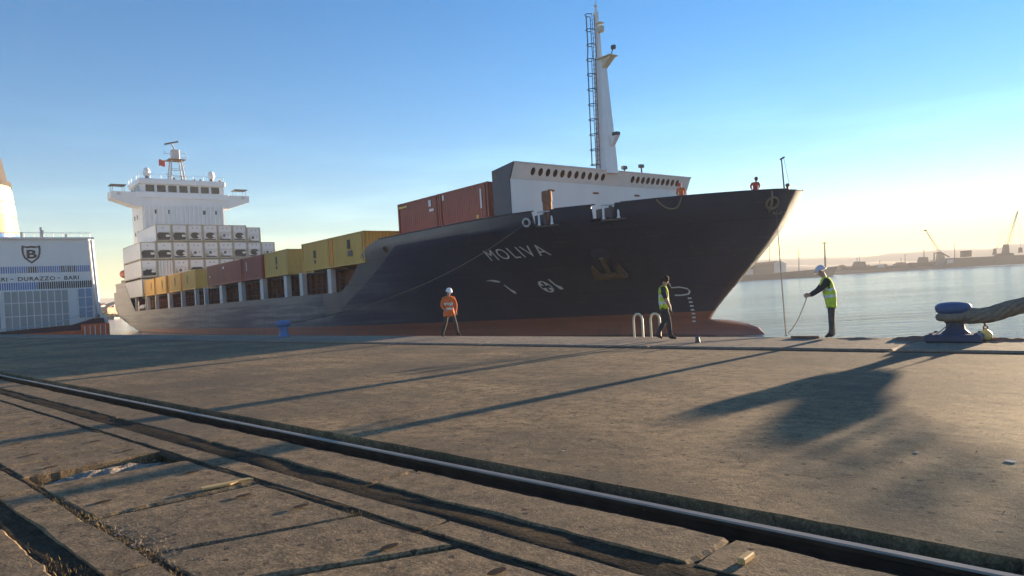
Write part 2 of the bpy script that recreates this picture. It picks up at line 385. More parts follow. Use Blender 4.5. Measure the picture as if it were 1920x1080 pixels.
# coping along the edge, laid in lengths
cu = [-40, -31, -24.5, -18, -12.2, -6.5, -.5, 6, 13, 21, 31, 45, 70, 110, 188]
for i in range(len(cu)-1):
    slab('coping_block', [UN(cu[i]+.012, -2.62), UN(cu[i+1]-.012, -2.62), UN(cu[i+1]-.012, 0), UN(cu[i]+.012, 0)], .035, M['coping'], quay, .3, .022, .035, .6, i*1.3)
# concrete beside the near rail, narrow strip, slabs, kerb beam, rear paving
rj = [-6, -1.8, 1.35, 4.6, 8.1, 11.6, 15.2, 19, 24, 30, 40, 60, 100]
for i in range(len(rj)-1):
    slab('rail_panel', [RM(rj[i]+.012, .33), RM(rj[i+1]-.012, .33), RM(rj[i+1]-.012, .83), RM(rj[i]+.012, .83)], .0, M['slab'], quay, .06, .028, .022, .15, i*2.1)
rj = [-6, -1, 3.2, 6.7, 10.9, 15, 20, 27, 36, 60, 100]
for i in range(len(rj)-1):
    slab('strip_slab', [RM(rj[i]+.008, 1.14), RM(rj[i+1]-.008, 1.14), RM(rj[i+1]-.008, 1.37), RM(rj[i]+.008, 1.37)], -.004, M['slab'], quay, .07, .012, .012, .15, i*1.7)
joints = [(-4.4, -4.4), (-2.9, -2.9), (-1.4, -1.5), (-.1, -.1), (1.35, 1.45), (2.75, 3.5), (3.9, 4.39), (5.58, 5.73), (7.3, 7.55)]
for i in range(len(joints)-1):
    (a0, a1), (b0, b1) = joints[i], joints[i+1]
    slab('slab', [RM(a0+.025, 1.45), RM(b0-.025, 1.45), RM(b1-.03, 2.82), RM(a1+.03, 2.80)], -.002-.012*random.random(), M['slab'], quay, .06, .020, .02, .15, i*5.3,
         (random.uniform(-.006, .006), random.uniform(-.006, .006)))
js = [8.08, 8.9, 10.1, 10.95, 11.75, 12.9, 14.3, 15.6, 17, 18.4, 19.8, 21.2, 22.6, 24, 25.5, 27, 28.5, 30, 33, 36, 40]
for i in range(len(js)-1):
    slab('slab', [RM(js[i]+.018, 1.42), RM(js[i+1]-.018, 1.42), RM(js[i+1]-.018, 2.82), RM(js[i]+.018, 2.82)], -.002-.010*random.random(), M['slab'], quay, .07, .012, .016, .15, i*3.3)
bj = [-6, -2, 1.6, 4.2, 7.3, 10.3, 13.8, 18, 24, 32, 45]
for i in range(len(bj)-1):
    slab('kerb_beam', [RM(bj[i]+.015, 2.88), RM(bj[i+1]-.015, 2.88), RM(bj[i+1]-.015, 3.17), RM(bj[i]+.015, 3.17)], .006, M['slab'], quay, .07, .014, .016, .16, i*2.9)
for i, (a, b) in enumerate([(-6, -1), (-1, 3.4), (3.45, 6.1), (6.15, 9.2), (9.25, 14), (14, 24), (24, 45)]):
    slab('rear_slab', [RM(a+.02, 3.38), RM(b-.02, 3.36), RM(b-.02, 7), RM(a+.02, 7)], .002, M['slab'], quay, .07, .03, .02, .16, i*7.1)
tag(MB().quad([RM(-6, 7.02, -.01), RM(100, 7.02, -.01), RM(100, 50, -.01), RM(-6, 50, -.01)]).build('rear_paving', M['slab'], quay))
tag(MB().quad([RM(-30, .3, -.01), RM(-6.05, .3, -.01), RM(-6.05, 50, -.01), RM(-30, 50, -.01)]).build('side_paving', M['slab'], quay))
for a, b, z in ((.78, 1.18, -.010), (1.33, 1.50, -.014), (2.78, 2.92, -.010), (3.12, 3.42, -.012)):
    mb = MB(); rows = []
    for k in range(5): rows.append([RM(-6+i*.25, a+(b-a)*k/4, z+.018*noise.noise(Vector((i*.31, k*.8, a)))-(.01 if k in (0, 4) else 0)) for i in range(180)])
    mb.grid(rows); mb.build('groove_fill', M['dirt'], quay, 'all')
for r_, m_ in ((2.2, 1.62), (3.1, 1.75), (4.5, 1.62), (5.25, 1.75), (6.6, 1.66), (8.35, 2.5), (8.5, 1.66), (9.4, 2.45), (9.6, 1.7), (10.5, 2.4), (10.6, 1.7), (11.3, 1.72), (12.3, 1.75), (.6, 1.7), (2.9, 2.5), (6.2, 2.6), (13.2, 1.7), (13.6, 2.4)):
    mb = MB(); mb.lathe([(.01, -.004), (.035, -.002), (.055, .0)], (0, 0, 0), 12, 0, .7, 1.35); o = mb.build('lifting_pocket', M['rail_side'], quay); o.matrix_world = Matrix.Translation(RM(r_, m_, .006)) @ Matrix.Rotation(RANG, 4, 'Z')
# crane rails: head, web, foot
def rail(name, P0, d, length, head, h, label, zt):
    side = Vector((-d.y, d.x, 0)); prof = [(-.5, 0), (-.5, .12), (-.14, .22), (-.12, .62), (-.36, .70), (-.38, .92), (-.30, 1), (.30, 1), (.38, .92), (.36, .70), (.12, .62), (.14, .22), (.5, .12), (.5, 0)]
    mb = MB(); rows = []
    for t in (0, length): rows.append([P0+d*t+side*(u*head*1.9)+Vector((0, 0, zt-h+v*h)) for u, v in prof])
    mb.grid(rows, 0, True); mb.m = [0 if i in (5, 6, 7) else 1 for i in range(len(prof))]; o = mb.build(name, [M['steel_rail'], M['rail_side']], None, True)
    return tag(o, label, 'rail')
rail('crane_rail', RM(-6, 0), RD, 130, .050, .15, 'polished steel crane rail sunk in a dark slot across the foreground', .004)
rail('crane_rail', UN(-38, -2.76), UD, 220, .05, .12, 'thin rusty crane rail running along the quay edge', .012)
bpy.data.objects['crane_rail.001'].data.materials[0] = M['rust']
# ================================================================== CONTAINER SHIP  (local: x forward, y port, z up)
YAW = math.atan2(-.767, .642); TRIM = R(.65)
SHIP = Matrix.Translation((-51.4, 124.2, 0)) @ Matrix.Rotation(YAW, 4, 'Z') @ Matrix.Rotation(-TRIM, 4, 'Y')
def lerp_tab(x, xs, ys):
    if x <= xs[0]: return ys[0]
    for i in range(len(xs)-1):
        if x <= xs[i+1]:
            t = (x-xs[i])/(xs[i+1]-xs[i]); return ys[i]+(ys[i+1]-ys[i])*t
    return ys[-1]
def smooth_tab(x, xs, ys):      # monotone cubic
    n = len(xs)
    if x <= xs[0]: return ys[0]
    if x >= xs[-1]: return ys[-1]
    d = [(ys[i+1]-ys[i])/(xs[i+1]-xs[i]) for i in range(n-1)]
    t = [d[0]]+[0 if d[i-1]*d[i] <= 0 else 2*d[i-1]*d[i]/(d[i-1]+d[i]) for i in range(1, n-1)]+[d[-1]]
    for i in range(n-1):
        if x <= xs[i+1]:
            h = xs[i+1]-xs[i]; u = (x-xs[i])/h
            return (ys[i]*(1+2*u)*(1-u)**2+h*t[i]*u*(1-u)**2+ys[i+1]*u*u*(3-2*u)+h*t[i+1]*u*u*(u-1))
ZS = [-5, -4, -2.7, -2.27, -1.41, .4, 2.4, 3.3, 4.32, 5.4]; SS = [99.5, 100.0, 99.98, 100.1, 100.78, 102.68, 104.67, 105.40, 106.05, 106.75]
BU = [0, .15, .8, 1.8, 4.5, 7.3, 9, 12, 15, 19]; BB = [.08, 1.0, 2.0, 3.2, 5.6, 7.4, 8.5, 10.1, 10.9, 11.2]
WU = [0, 5, 10, 15, 20, 25, 30, 36, 42]; WB = [.12, 1.7, 3.4, 5.1, 6.8, 8.4, 9.7, 10.8, 11.2]
AZ = [-5, -3, -2, -.8, .1, 1.2, 2.65, 6.7]; AS = [-2, -7, -10.5, -15.5, -18.9, -21.4, -23.0, -23.6]
def stem(z): return smooth_tab(z, ZS, SS)
def aft(z): return smooth_tab(z, AZ, AS)
def half(s, z):
    u = max(0, stem(z)-s); k = max(0, min(1, (z+3)/7.5))**1.4
    b = (1-k)*smooth_tab(u, WU, WB)+k*smooth_tab(u, BU, BB)
    q = max(0, s-aft(z)); kk = max(0, min(1, (z+3)/4.5))
    b = min(b, 11.2*(kk*.93+(1-kk)*.72)+q*(.35+.2*kk)) if s < 10 else b
    return min(b, 11.2)
def top(s):
    if s < -19.4: return 5.15
    if s < -19.3: return 5.15+(s+19.4)/.1*1.5
    if s < -12.6: return 6.65
    if s < -6.2:  return 1.40+(6.65-1.40)*max(0, min(1, ((-6.2-s)/6.4)))**1.0
    if s < 69.2:  return 1.40
    if s < 77.2:
        t = (s-69.2)/8; return 1.40+3.95*(1-(1-t)**1.6)*min(1, .35+t) if t < .65 else 1.40+3.95*(1-(1-t)**1.6)
    z = 5.35
    for a, b in ((94.75, 95.9), (98.25, 99.45)):
        if a < s < b: z = 4.42
    return z
def hull_mesh():
    mb = MB()
    st = [-23.6, -22.5, -21, -19.42, -19.28, -17, -15, -13.6, -12.6, -11.5, -10.5, -9.3, -8, -7, -6.2, -4, 0, 6, 12, 18, 24, 30, 36, 42, 48, 54, 60, 65, 68, 69.2, 69.8, 70.6, 71.6, 72.8, 74, 75.2, 76.2, 77.2, 79, 81, 83, 85, 86.5, 88, 89.5, 91, 92.5, 93.7, 94.74, 94.8, 95.3, 95.86, 95.92, 96.8, 97.6, 98.24, 98.3, 98.8, 99.4, 99.46, 100.3, 101.2, 102, 102.8, 103.5, 104.2, 104.8, 105.3, 105.8, 106.2, 106.5, 106.75, 106.92, 107.02, 107.08, 107.1]
    zl = [-4.6, -3.6, -2.9, -2.3, -1.9, -1.66, -1.3, -.9, -.4, .1, .6, 1.0, 1.25]; nf = 9
    def row(sgn, s0):
        r = []; tp = top(s0)
        for z in zl+[1.25+(tp-1.25)*(k+1)/nf for k in range(nf)]:
            if s0 > 85: s = 85+(s0-85)*(stem(z)-85)/(107.1-85)
            elif s0 < 5: s = 5+(s0-5)*(aft(z)-5)/(-23.6-5)
            else: s = s0
            r.append((s, sgn*half(s, z), z))
        return r
    for sgn in (-1, 1):
        mb.grid([row(sgn, s) for s in st])
    a, b = row(-1, st[0]), row(1, st[0]); mb.grid([a, b])
    a, b = row(-1, st[-1]), row(1, st[-1]); mb.grid([a, b])
    return mb
def hull_mat():
    m, n, bs, L = new_mat('hull_paint')
    tc = nd(n, 'ShaderNodeTexCoord'); sp = nd(n, 'ShaderNodeSeparateXYZ'); L.new(tc.outputs['Object'], sp.inputs[0])
    X, Z = sp.outputs['X'], sp.outputs['Z']
    v = coords(n, (.05, .05, 1.1)); v2 = coords(n, (.5, .5, .12)); v3 = coords(n)
    band = noise_tex(n, v, 1.6, 5, .6); drip = noise_tex(n, v2, 2.2, 7, .65); blot = noise_tex(n, v3, .35, 6, .6)
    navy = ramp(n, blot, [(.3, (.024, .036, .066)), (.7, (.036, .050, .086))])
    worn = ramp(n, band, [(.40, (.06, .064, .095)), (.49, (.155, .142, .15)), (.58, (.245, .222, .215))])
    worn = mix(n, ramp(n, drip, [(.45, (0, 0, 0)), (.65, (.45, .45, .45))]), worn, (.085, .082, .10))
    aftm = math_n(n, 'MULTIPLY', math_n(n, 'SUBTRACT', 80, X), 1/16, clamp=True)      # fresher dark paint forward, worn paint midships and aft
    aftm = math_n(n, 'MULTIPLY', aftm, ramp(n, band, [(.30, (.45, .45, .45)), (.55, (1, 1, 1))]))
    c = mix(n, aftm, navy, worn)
    # pale upper plating: the raised side from the well deck to the forecastle
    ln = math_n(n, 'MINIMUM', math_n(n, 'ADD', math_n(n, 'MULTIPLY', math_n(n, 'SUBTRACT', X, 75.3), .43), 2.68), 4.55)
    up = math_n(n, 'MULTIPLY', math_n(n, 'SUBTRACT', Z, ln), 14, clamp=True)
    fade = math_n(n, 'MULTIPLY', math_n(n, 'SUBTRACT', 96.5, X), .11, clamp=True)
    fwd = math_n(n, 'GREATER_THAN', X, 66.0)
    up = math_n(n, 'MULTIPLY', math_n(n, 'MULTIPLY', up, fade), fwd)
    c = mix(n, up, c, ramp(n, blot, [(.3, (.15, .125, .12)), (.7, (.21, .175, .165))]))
    # rubbed band below the sheer of the well deck
    edge = math_n(n, 'MULTIPLY', math_n(n, 'GREATER_THAN', Z, .75), math_n(n, 'MULTIPLY', math_n(n, 'SUBTRACT', 72, X), .1, clamp=True))
    c = mix(n, math_n(n, 'MULTIPLY', edge, .65), c, ramp(n, drip, [(.35, (.16, .145, .14)), (.65, (.23, .205, .19))]))
    rn = noise_tex(n, coords(n, (1.3, 1.3, .09)), 2.6, 6, .6)
    c = mix(n, math_n(n, 'MULTIPLY', ramp(n, rn, [(.60, (0, 0, 0)), (.72, (.55, .55, .55))]), ramp(n, blot, [(.45, (0, 0, 0)), (.62, (1, 1, 1))])), c, (.15, .085, .06))
    sc1 = noise_tex(n, coords(n, (.25, .25, 3.2)), 2.1, 7, .7)
    c = mix(n, ramp(n, sc1, [(.60, (0, 0, 0)), (.70, (.5, .5, .5))]), c, (.13, .13, .14))
    cx = nd(n, 'ShaderNodeCombineXYZ'); L.new(X, cx.inputs[0]); L.new(Z, cx.inputs[1])
    bk = nd(n, 'ShaderNodeTexBrick'); bk.inputs['Scale'].default_value = 1; bk.inputs['Brick Width'].default_value = 7.3; bk.inputs['Row Height'].default_value = 1.9; bk.inputs['Mortar Size'].default_value = .025; L.new(cx.outputs[0], bk.inputs['Vector'])
    bk.inputs['Color1'].default_value = (1, 1, 1, 1); bk.inputs['Color2'].default_value = (.86, .88, .9, 1); bk.inputs['Mortar'].default_value = (.6, .6, .62, 1)
    c = mix(n, 1.0, c, bk.outputs['Color'], 'MULTIPLY')
    # boot-topping
    boot = math_n(n, 'LESS_THAN', math_n(n, 'ADD', Z, math_n(n, 'MULTIPLY', blot, .06)), -1.63)
    red = ramp(n, band, [(.30, (.26, .078, .05)), (.55, (.38, .11, .068)), (.75, (.42, .15, .10))])
    red = mix(n, ramp(n, drip, [(.48, (0, 0, 0)), (.68, (.7, .7, .7))]), red, (.22, .10, .08))
    c = mix(n, boot, c, red)
    L.new(c, bs.inputs['Base Color']); bs.inputs['Roughness'].default_value = .42
    seam = nd(n, 'ShaderNodeTexWave', wave_type='BANDS', bands_direction='X'); seam.inputs['Scale'].default_value = .13; seam.inputs['Distortion'].default_value = 0
    L.new(v3, seam.inputs['Vector'])
    b1 = bump(n, noise_tex(n, v3, .8, 3), .5, .06, None)
    bump(n, ramp(n, seam.outputs['Fac'], [(0, (0, 0, 0)), (.04, (1, 1, 1))]), .25, .01, bs, b1)
    return m
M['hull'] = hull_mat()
ship = empty('container_ship', SHIP, 'dark navy container ship with white foremast and red boot-topping coming alongside', 'ship')
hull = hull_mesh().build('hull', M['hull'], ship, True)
# bulbous bow
mb = MB(); rows = []
for i in range(15):
    t = i/14; s = 95+9.2*t
    r = (1-max(0, (t-.35)/.65)**2.2)**.5 if t < 1 else .02
    r = max(.02, r)
    zc = -3.95+.30*math.sin(t*2.2)+.35*t; rows.append([(s, 1.35*r*math.cos(2*math.pi*k/20)*.85, zc+1.32*r*math.sin(2*math.pi*k/20)) for k in range(20)])
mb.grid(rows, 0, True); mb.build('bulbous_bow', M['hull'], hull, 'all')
# decks
def deck_poly(name, s0, s1, z, n=24, inset=.12, mat='oxide_deck'):
    mb = MB(); a = []; b = []
    for i in range(n+1):
        s = s0+(s1-s0)*i/n; h = max(.02, half(s, z)-inset); a.append((s, -h, z)); b.append((s, h, z))
    mb.grid([a, b]); return mb.build(name, M[mat], ship)
deck_poly('main_deck', -8.5, 76, 1.22); deck_poly('forecastle_deck', 76, 105.9, 4.55); deck_poly('poop_deck', -22.9, -8.5, 4.6)
MB().quad([(76, -half(76, 1.2)+.2, 1.22), (76, half(76, 1.2)-.2, 1.22), (76, half(76, 4.2)-.2, 4.55), (76, -half(76, 4.2)+.2, 4.55)]).build('forecastle_bulkhead', M['oxide_deck'], ship)
MB().quad([(-8.5, -10.4, 1.22), (-8.5, 10.4, 1.22), (-8.5, 10.4, 4.6), (-8.5, -10.4, 4.6)]).build('poop_bulkhead', M['oxide_deck'], ship)
# bulwark rail cap along the forecastle
for a, b in ((77.2, 94.7), (96.0, 98.2), (99.5, 106.6)):
    for sg in (-1, 1):
        p = []; n = 20
        for i in range(n+1):
            s = a+(b-a)*i/n; p.append((s, sg*half(s, 5.35), 5.36))
        MB().tube(p, .07, 6, 0, True, .6).build('bulwark_rail', M['navy'] if a > 90 else M['dark_steel'], ship, True)
# poop rail over the open mooring deck
for s in (-23.2, -21.4): MB().box((s-.12, -10.42, 5.1), (s+.12, -10.2, 6.6)).build('stanchion', M['navy'], ship)
MB().box((-23.5, -10.45, 6.5), (-19.2, -10.15, 6.75)).build('poop_rail', M['navy'], ship)
MB().box((-15.2, -11.0, 1.15), (-14.5, -10.2, 2.35), 0, .06).build('hull_port', M['black'], hull)
# hatch coaming, covers, side posts
co = MB().box((-5.5, -9.6, 1.2), (70, 9.6, 3.4)).build('hatch_coaming', M['oxide_deck'], ship)
stf = MB().box((-.06, -.30, 0), (.06, .02, 2.1)).mesh('stiffener', M['rust'])
for i in range(60):
    o = obj('stiffener', stf, co); o.location = (-4.5+i*1.24, -9.6, 1.25)
for z in (1.95, 2.7):
    MB().tube([(-5, -10.1, z), (69, -10.1, z)], .05, 6).build('handrail', M['oxide_deck'], ship)
for a, b in ((-5.4, 12), (12.3, 31), (31.3, 52), (52.3, 69.9)): MB().box((a, -10.3, 3.4), (b, 10.3, 3.6)).build('hatch_cover', M['dark_steel'], ship)
M['post'] = pm('post_paint', (.55, .52, .50), .5, var=.08, scale=2, col2=(.32, .20, .14), amt=.42, stretch=(1, 1, .3))
for s, wd in ((-8.1+2.2, .22), (.9, .22), (1.9, .22), (7.1, .32), (14.5, .95), (21.06, .5), (27.4, .5), (31.3, .45), (37.8, 1.0), (44.5, 1.0), (51.2, .9), (57.6, .7), (61.4, .7), (67.6, .7)):
    MB().box((s-wd/2, -11.05, 1.36), (s+wd/2, -10.55, 3.6), 0, .03).build('side_post', M['post'], ship)
mb = MB(); mb.tube([(-4.6, -10.4, 2.0), (-4.4, -10.4, 2.0), (-2.2, -10.4, 2.0), (-2.0, -10.4, 2.0)], [.3, .42, .42, .3], 14); mb.build('raft_canister', M['white_clean'], ship, True)
for i in range(7): MB().box((2.9+i*.16, -10.75, 1.4+i*.3), (3.2+i*.16, -10.35, 1.45+i*.3)).build('ladder_step', M['print_yellow'], ship)
# ---- breakwater on the forecastle
bw = empty('breakwater', None, parent=ship)
MB().box((91.9, -9.5, 4.15), (92.0, 9.6, 7.9), 0).build('front_wall', M['white'], bw)
fl = MB(); cell = []
holes = [-7.7+i*.69 for i in range(11)]+[2.51+i*.611 for i in range(10)]
def fpt(p, q):   # flange plane: p across, q up the slope 0..1
    return (92.02+.48*q, p, 7.9+1.02*q)
def flange():
    mb = MB(); bounds = []
    edges = [-9.5]
    for a, b in zip(holes, holes[1:]): edges += [(a+b)/2 if b-a < .9 else a+.345, ] if b-a < .9 else [a+.345, b-.305]
    edges += [holes[-1]+.305, 9.6]; first = holes[0]-.345
    cells = []; cur = first; mb.quad([fpt(-9.5, 0), fpt(first, 0), fpt(first, 1), fpt(-9.5, 1)])
    for i, h in enumerate(holes):
        if i+1 < len(holes):
            g = holes[i+1]-h; nx = h+g/2 if g < .9 else h+.345
        else: nx = h+.305
        a, b = cur, nx; n = len(mb.v); N = 16; ring = []; rect = []
        for k in range(N):
            an = 2*math.pi*k/N; cx, sy = math.cos(an), math.sin(an)
            ring.append(fpt(h+.20*cx, .52+.25*sy)); q = 1/max(abs(cx), abs(sy))
            rect.append(fpt((a+b)/2+(b-a)/2*cx*q, .5+.5*sy*q))
        mb.v += ring+rect
        for k in range(N): mb.f.append((n+k, n+(k+1) % N, n+N+(k+1) % N, n+N+k)); mb.m.append(0)
        cur = nx
        if i+1 < len(holes) and holes[i+1]-h >= .9:
            nb = holes[i+1]-.305; mb.quad([fpt(cur, 0), fpt(nb, 0), fpt(nb, 1), fpt(cur, 1)]); cur = nb
    mb.quad([fpt(cur, 0), fpt(9.6, 0), fpt(9.6, 1), fpt(cur, 1)])
    return mb
M['flange'] = pm('flange_paint', (.78, .75, .72), .5, var=.06, scale=.8, col2=(.60, .52, .45), amt=.38)
flange().build('flange', M['flange'], bw)
MB().tube([(92.51, -9.5, 8.93), (92.51, 9.6, 8.93)], .05, 6).build('flange_edge', M['flange'], bw)
MB().prism([(92.42, -9.5, 8.98), (90.0, -9.3, 8.78), (90.0, 9.3, 8.78), (92.42, 9.6, 8.98)], (0, 0, -.06)).build('top_plate', M['navy'], bw)
MB().prism([(91.95, -9.55, 4.15), (91.95, -9.55, 7.9), (92.46, -9.55, 8.92), (90.0, -9.45, 8.72), (90.0, -9.45, 4.15)], (0, .06, 0)).build('side_plate', M['navy'], bw)
MB().prism([(91.95, 9.65, 4.15), (91.95, 9.65, 7.9), (92.46, 9.65, 8.92), (90.0, 9.55, 8.72), (90.0, 9.55, 4.15)], (0, -.06, 0)).build('side_plate', M['white'], bw)
MB().box((91.35, -9.4, 7.3), (91.42, 9.5, 8.85)).build('inner_wall', M['rust'], bw)
MB().prism([(90.0, -9.42, 8.2), (90.0, -9.42, 8.70), (90.6, -9.47, 8.72), (90.6, -9.47, 8.2)], (0, -.03, 0)).build('dark_patch', M['dark_steel'], bw)
for p in (-5.9, -1.4, 3.2): MB().lathe([(.02, 0), (.34, 0), (.36, .03), (.30, .05), (.02, .05)], (0, 0, 0), 16, 0, .22, 1).build('handhold', M['rust'], bw).matrix_local = Matrix.Translation((92.0, p, 7.26)) @ Matrix(((0, 0, 1, 0), (0, 1, 0, 0), (1, 0, 0, 0), (0, 0, 0, 1)))
for p, h in ((1.6, .25), (3.6, .5)):
    mb = MB().tube([(92.3, p, 8.85), (92.3, p, 8.9+h)], .06, 6); mb.box((92.15, p-.22, 8.9+h), (92.45, p+.22, 9.15+h), 0, .04); mb.build('floodlight', M['dark_steel'], bw)
# ---- foremast
fm = empty('foremast', None, parent=ship)
def column(cx, cy, prof, name, mat, parent):
    mb = MB(); rows = []
    for z, hx, hy in prof:
        c = min(hx, hy)*.35
        rows.append([(cx-hx+c, cy-hy, z), (cx+hx-c, cy-hy, z), (cx+hx, cy-hy+c, z), (cx+hx, cy+hy-c, z), (cx+hx-c, cy+hy, z), (cx-hx+c, cy+hy, z), (cx-hx, cy+hy-c, z), (cx-hx, cy-hy+c, z)])
    mb.grid(rows, 0, True); b = len(mb.v); mb.f.append(tuple(range(b-8, b))); mb.m.append(0)
    return mb.build(name, mat, parent, True)
column(92.0, 0, [(8.7, .72, .62), (11.3, .64, .55), (11.31, .66, .57), (11.4, .66, .57), (11.41, .63, .54), (17.2, .40, .33), (17.5, .34, .28)], 'mast_column', M['white_clean'], fm)
column(91.9, 0, [(17.4, .22, .20), (20.9, .16, .15), (20.95, .08, .08), (21.3, .07, .07), (21.32, .12, .12), (21.45, .12, .12), (21.5, .04, .04), (21.8, .03, .03)], 'topmast', M['white_clean'], fm)
MB().prism([(92.2, -.28, 17.25), (93.35, -.28, 17.25), (92.3, -.28, 16.5)], (0, .56, 0)).build('platform_bracket', M['cream'], fm)
MB().box((92.0, -.45, 17.25), (93.4, .45, 17.31)).build('platform', M['cream'], fm)
mb = MB().tube([(93.1, 0, 17.3), (93.3, 0, 17.75)], .04, 6); mb.box((93.2, -.12, 17.7), (93.55, .12, 18.0), 0, .04); mb.build('mast_lamp', M['dark_steel'], fm)
mb = MB().box((92.05, -.18, 19.3), (92.5, .18, 19.75), 0, .05); mb.build('mast_lamp', M['cream'], fm)
MB().box((92.05, -.22, 19.95), (92.45, .22, 20.02)).build('lamp_shelf', M['cream'], fm)
mb = MB().prism([(92.6, -.2, 11.4), (93.3, -.2, 11.4), (92.7, -.2, 10.7)], (0, .4, 0)); mb.build('platform_bracket', M['white_clean'], fm)
mb = MB().box((92.85, -.22, 11.42), (93.35, .22, 11.66), 0, .04); mb.build('mast_lamp', M['dark_steel'], fm)
lad = empty('ladder', None, parent=fm)
def lad_off(z): return -lerp_tab(z, [9, 17.3, 17.5, 21], [.62, .36, .24, .22])
for d in (-.2, .2):
    MB().tube([(91.8+d, lad_off(z)-.12, z) for z in (9.0, 11, 13, 15, 17.3, 17.6, 20.6)], .028, 5).build('ladder_rail', M['dark_steel'], lad)
hz = [9.4+i*1.12 for i in range(11)]
for z in hz:
    y0 = lad_off(z)-.12; MB().tube([(91.6, y0, z), (91.5, y0-.3, z), (91.6, y0-.58, z), (91.8, y0-.68, z), (92.0, y0-.58, z), (92.1, y0-.3, z), (92.0, y0, z)], .035, 5).build('cage_hoop', M['dark_steel'], lad)
for dx, dy in ((0, -.68), (-.28, -.32), (.28, -.32)):
    MB().tube([(91.8+dx, lad_off(z)-.12+dy, z) for z in hz], .022, 5).build('cage_bar', M['dark_steel'], lad)
for i in range(34):
    z = 9.1+i*.34; y0 = lad_off(z)-.12; MB().tube([(91.6, y0, z), (92.0, y0, z)], .016, 4).build('rung', M['dark_steel'], lad)
# ---- forecastle fittings
def fairlead(s, name='roller_fairlead'):
    e = empty(name, None, parent=ship); h = half(s, 4.9)
    for k in (-.38, 0, .38):
        hh = half(s+k, 4.9)
        MB().lathe([(.04, 0), (.11, 0), (.11, .06), (.07, .12), (.07, .62), (.11, .70), (.11, .78), (.04, .8)], (s+k, -hh+.05, 4.44), 12).build('roller', M['white_clean'] if k != 0 else M['dark_steel'], e, True)
    a, b = (s-.62, -half(s-.62, 4.4)), (s+.62, -half(s+.62, 4.4))
    MB().prism([(a[0], a[1]-.12, 4.34), (b[0], b[1]-.12, 4.34), (b[0], b[1]+.5, 4.34), (a[0], a[1]+.5, 4.34)], (0, 0, .1)).build('sill', M['dark_steel'], e)
    MB().tube([(a[0], a[1], 5.3), (b[0], b[1], 5.3)], .05, 6).build('top_bar', M['post'], e)
    MB().box((s-2.6, -h+1.5, 4.5), (s+.9, -h+1.7, 5.36), 0, .03).build('dark_backing', M['dark_steel'], e)  # dark backing added to stand in for gear and darkness inside the opening
    return e
fairlead(95.3); fairlead(98.85)
MB().lathe([(.30, 0), (.30, 1.5), (.34, 1.5), (.34, 2.1), (.3, 2.16), (.02, 2.18)], (94.75, -8.9, 4.5), 14).build('ventilator', M['rust'], ship, True)
mb = MB(); mb.lathe([(.35, 0), (.4, .05), (.22, .2), (.2, .7), (.34, .75), (.34, .85), (.02, .9)], (99.2, -6.2, 4.2), 14); mb.build('mooring_bitt', M['white_clean'], ship, True)
w1 = MB(); w1.tube([(98.4, -5.9, 5.0), (99.9, -5.5, 5.0)], .42, 14); w1.build('winch_drum', M['rope'], ship, True)
MB().box((97.9, -6.2, 4.2), (98.3, -5.4, 5.6), 0, .05).build('winch_frame', M['cream'], ship)
MB().box((99.9, -5.9, 4.2), (100.2, -5.1, 5.5), 0, .05).build('winch_frame', M['cream'], ship)
def ring(c, nrm, r, t, name, mat, parent, sx=1.0):
    nrm = Vector(nrm).normalized(); a = nrm.orthogonal().normalized(); b = nrm.cross(a); c = Vector(c)
    mb = MB(); N = 20; rows = []
    for i in range(N+1):
        an = 2*math.pi*i/N; d = a*math.cos(an)*sx+b*math.sin(an)
        rows.append([c+d*(r+t*math.cos(2*math.pi*k/8))+nrm*(t*math.sin(2*math.pi*k/8)) for k in range(8)])
    mb.grid(rows, 0, True); return mb.build(name, mat, parent, 'all')
def hpt(s, z, off=0.0):     # a point on the starboard shell and its outward normal
    e = .05; P = lambda a, b: Vector((a, -half(a, b), b))
    n_ = (P(s+e, z)-P(s-e, z)).cross(P(s, z+e)-P(s, z-e)).normalized()
    if n_.y > 0: n_ = -n_
    return P(s, z)+n_*off, n_
for s, z, r, mt in ((94.1, 4.72, .24, 'post'), (105.9, 4.62, .36, 'rope'), (78.2, 4.45, .22, 'rust')):
    p, n_ = hpt(s, z, .05); ring(p, n_, r, .07, 'mooring_chock', M[mt], ship)
    MB().lathe([(.01, 0), (r, 0), (r, .02), (.01, .02)], (0, 0, 0), 16).build('chock_opening', M['black'], ship).matrix_local = Matrix.Translation(p-n_*.03) @ n_.to_track_quat('Z', 'Y').to_matrix().to_4x4()
# hanging rope loops near the bow
def curve_pts(a, b, sag, n=14, out=(0, 0, 0)):
    a, b, o = Vector(a), Vector(b), Vector(out)
    return [a.lerp(b, i/n)+(Vector((0, 0, -sag))+o)*(4*(i/n)*(1-i/n)) for i in range(n+1)]
p0, n0 = hpt(101.3, 5.33, .08); p1, n1 = hpt(102.1, 4.75, .1); p2, n2 = hpt(102.5, 5.34, .08)
MB().tube(curve_pts(p0, p1, .25)+curve_pts(p1, p2, .1)[1:], .05, 6).build('hanging_rope', M['rope'], ship, True)
p0, n0 = hpt(106.1, 5.3, .1); p1, n1 = hpt(105.6, 4.25, .22)
MB().tube(curve_pts(p0, p1, .0, 14, n0*.25), .06, 6).build('hanging_rope', M['rope'], ship, True)
mb = MB().tube(curve_pts((105.6, -1.0, 4.2), (106.3, -1.05, 4.05), .15), .06, 6); mb.build('hanging_rope', M['rope'], ship, True)
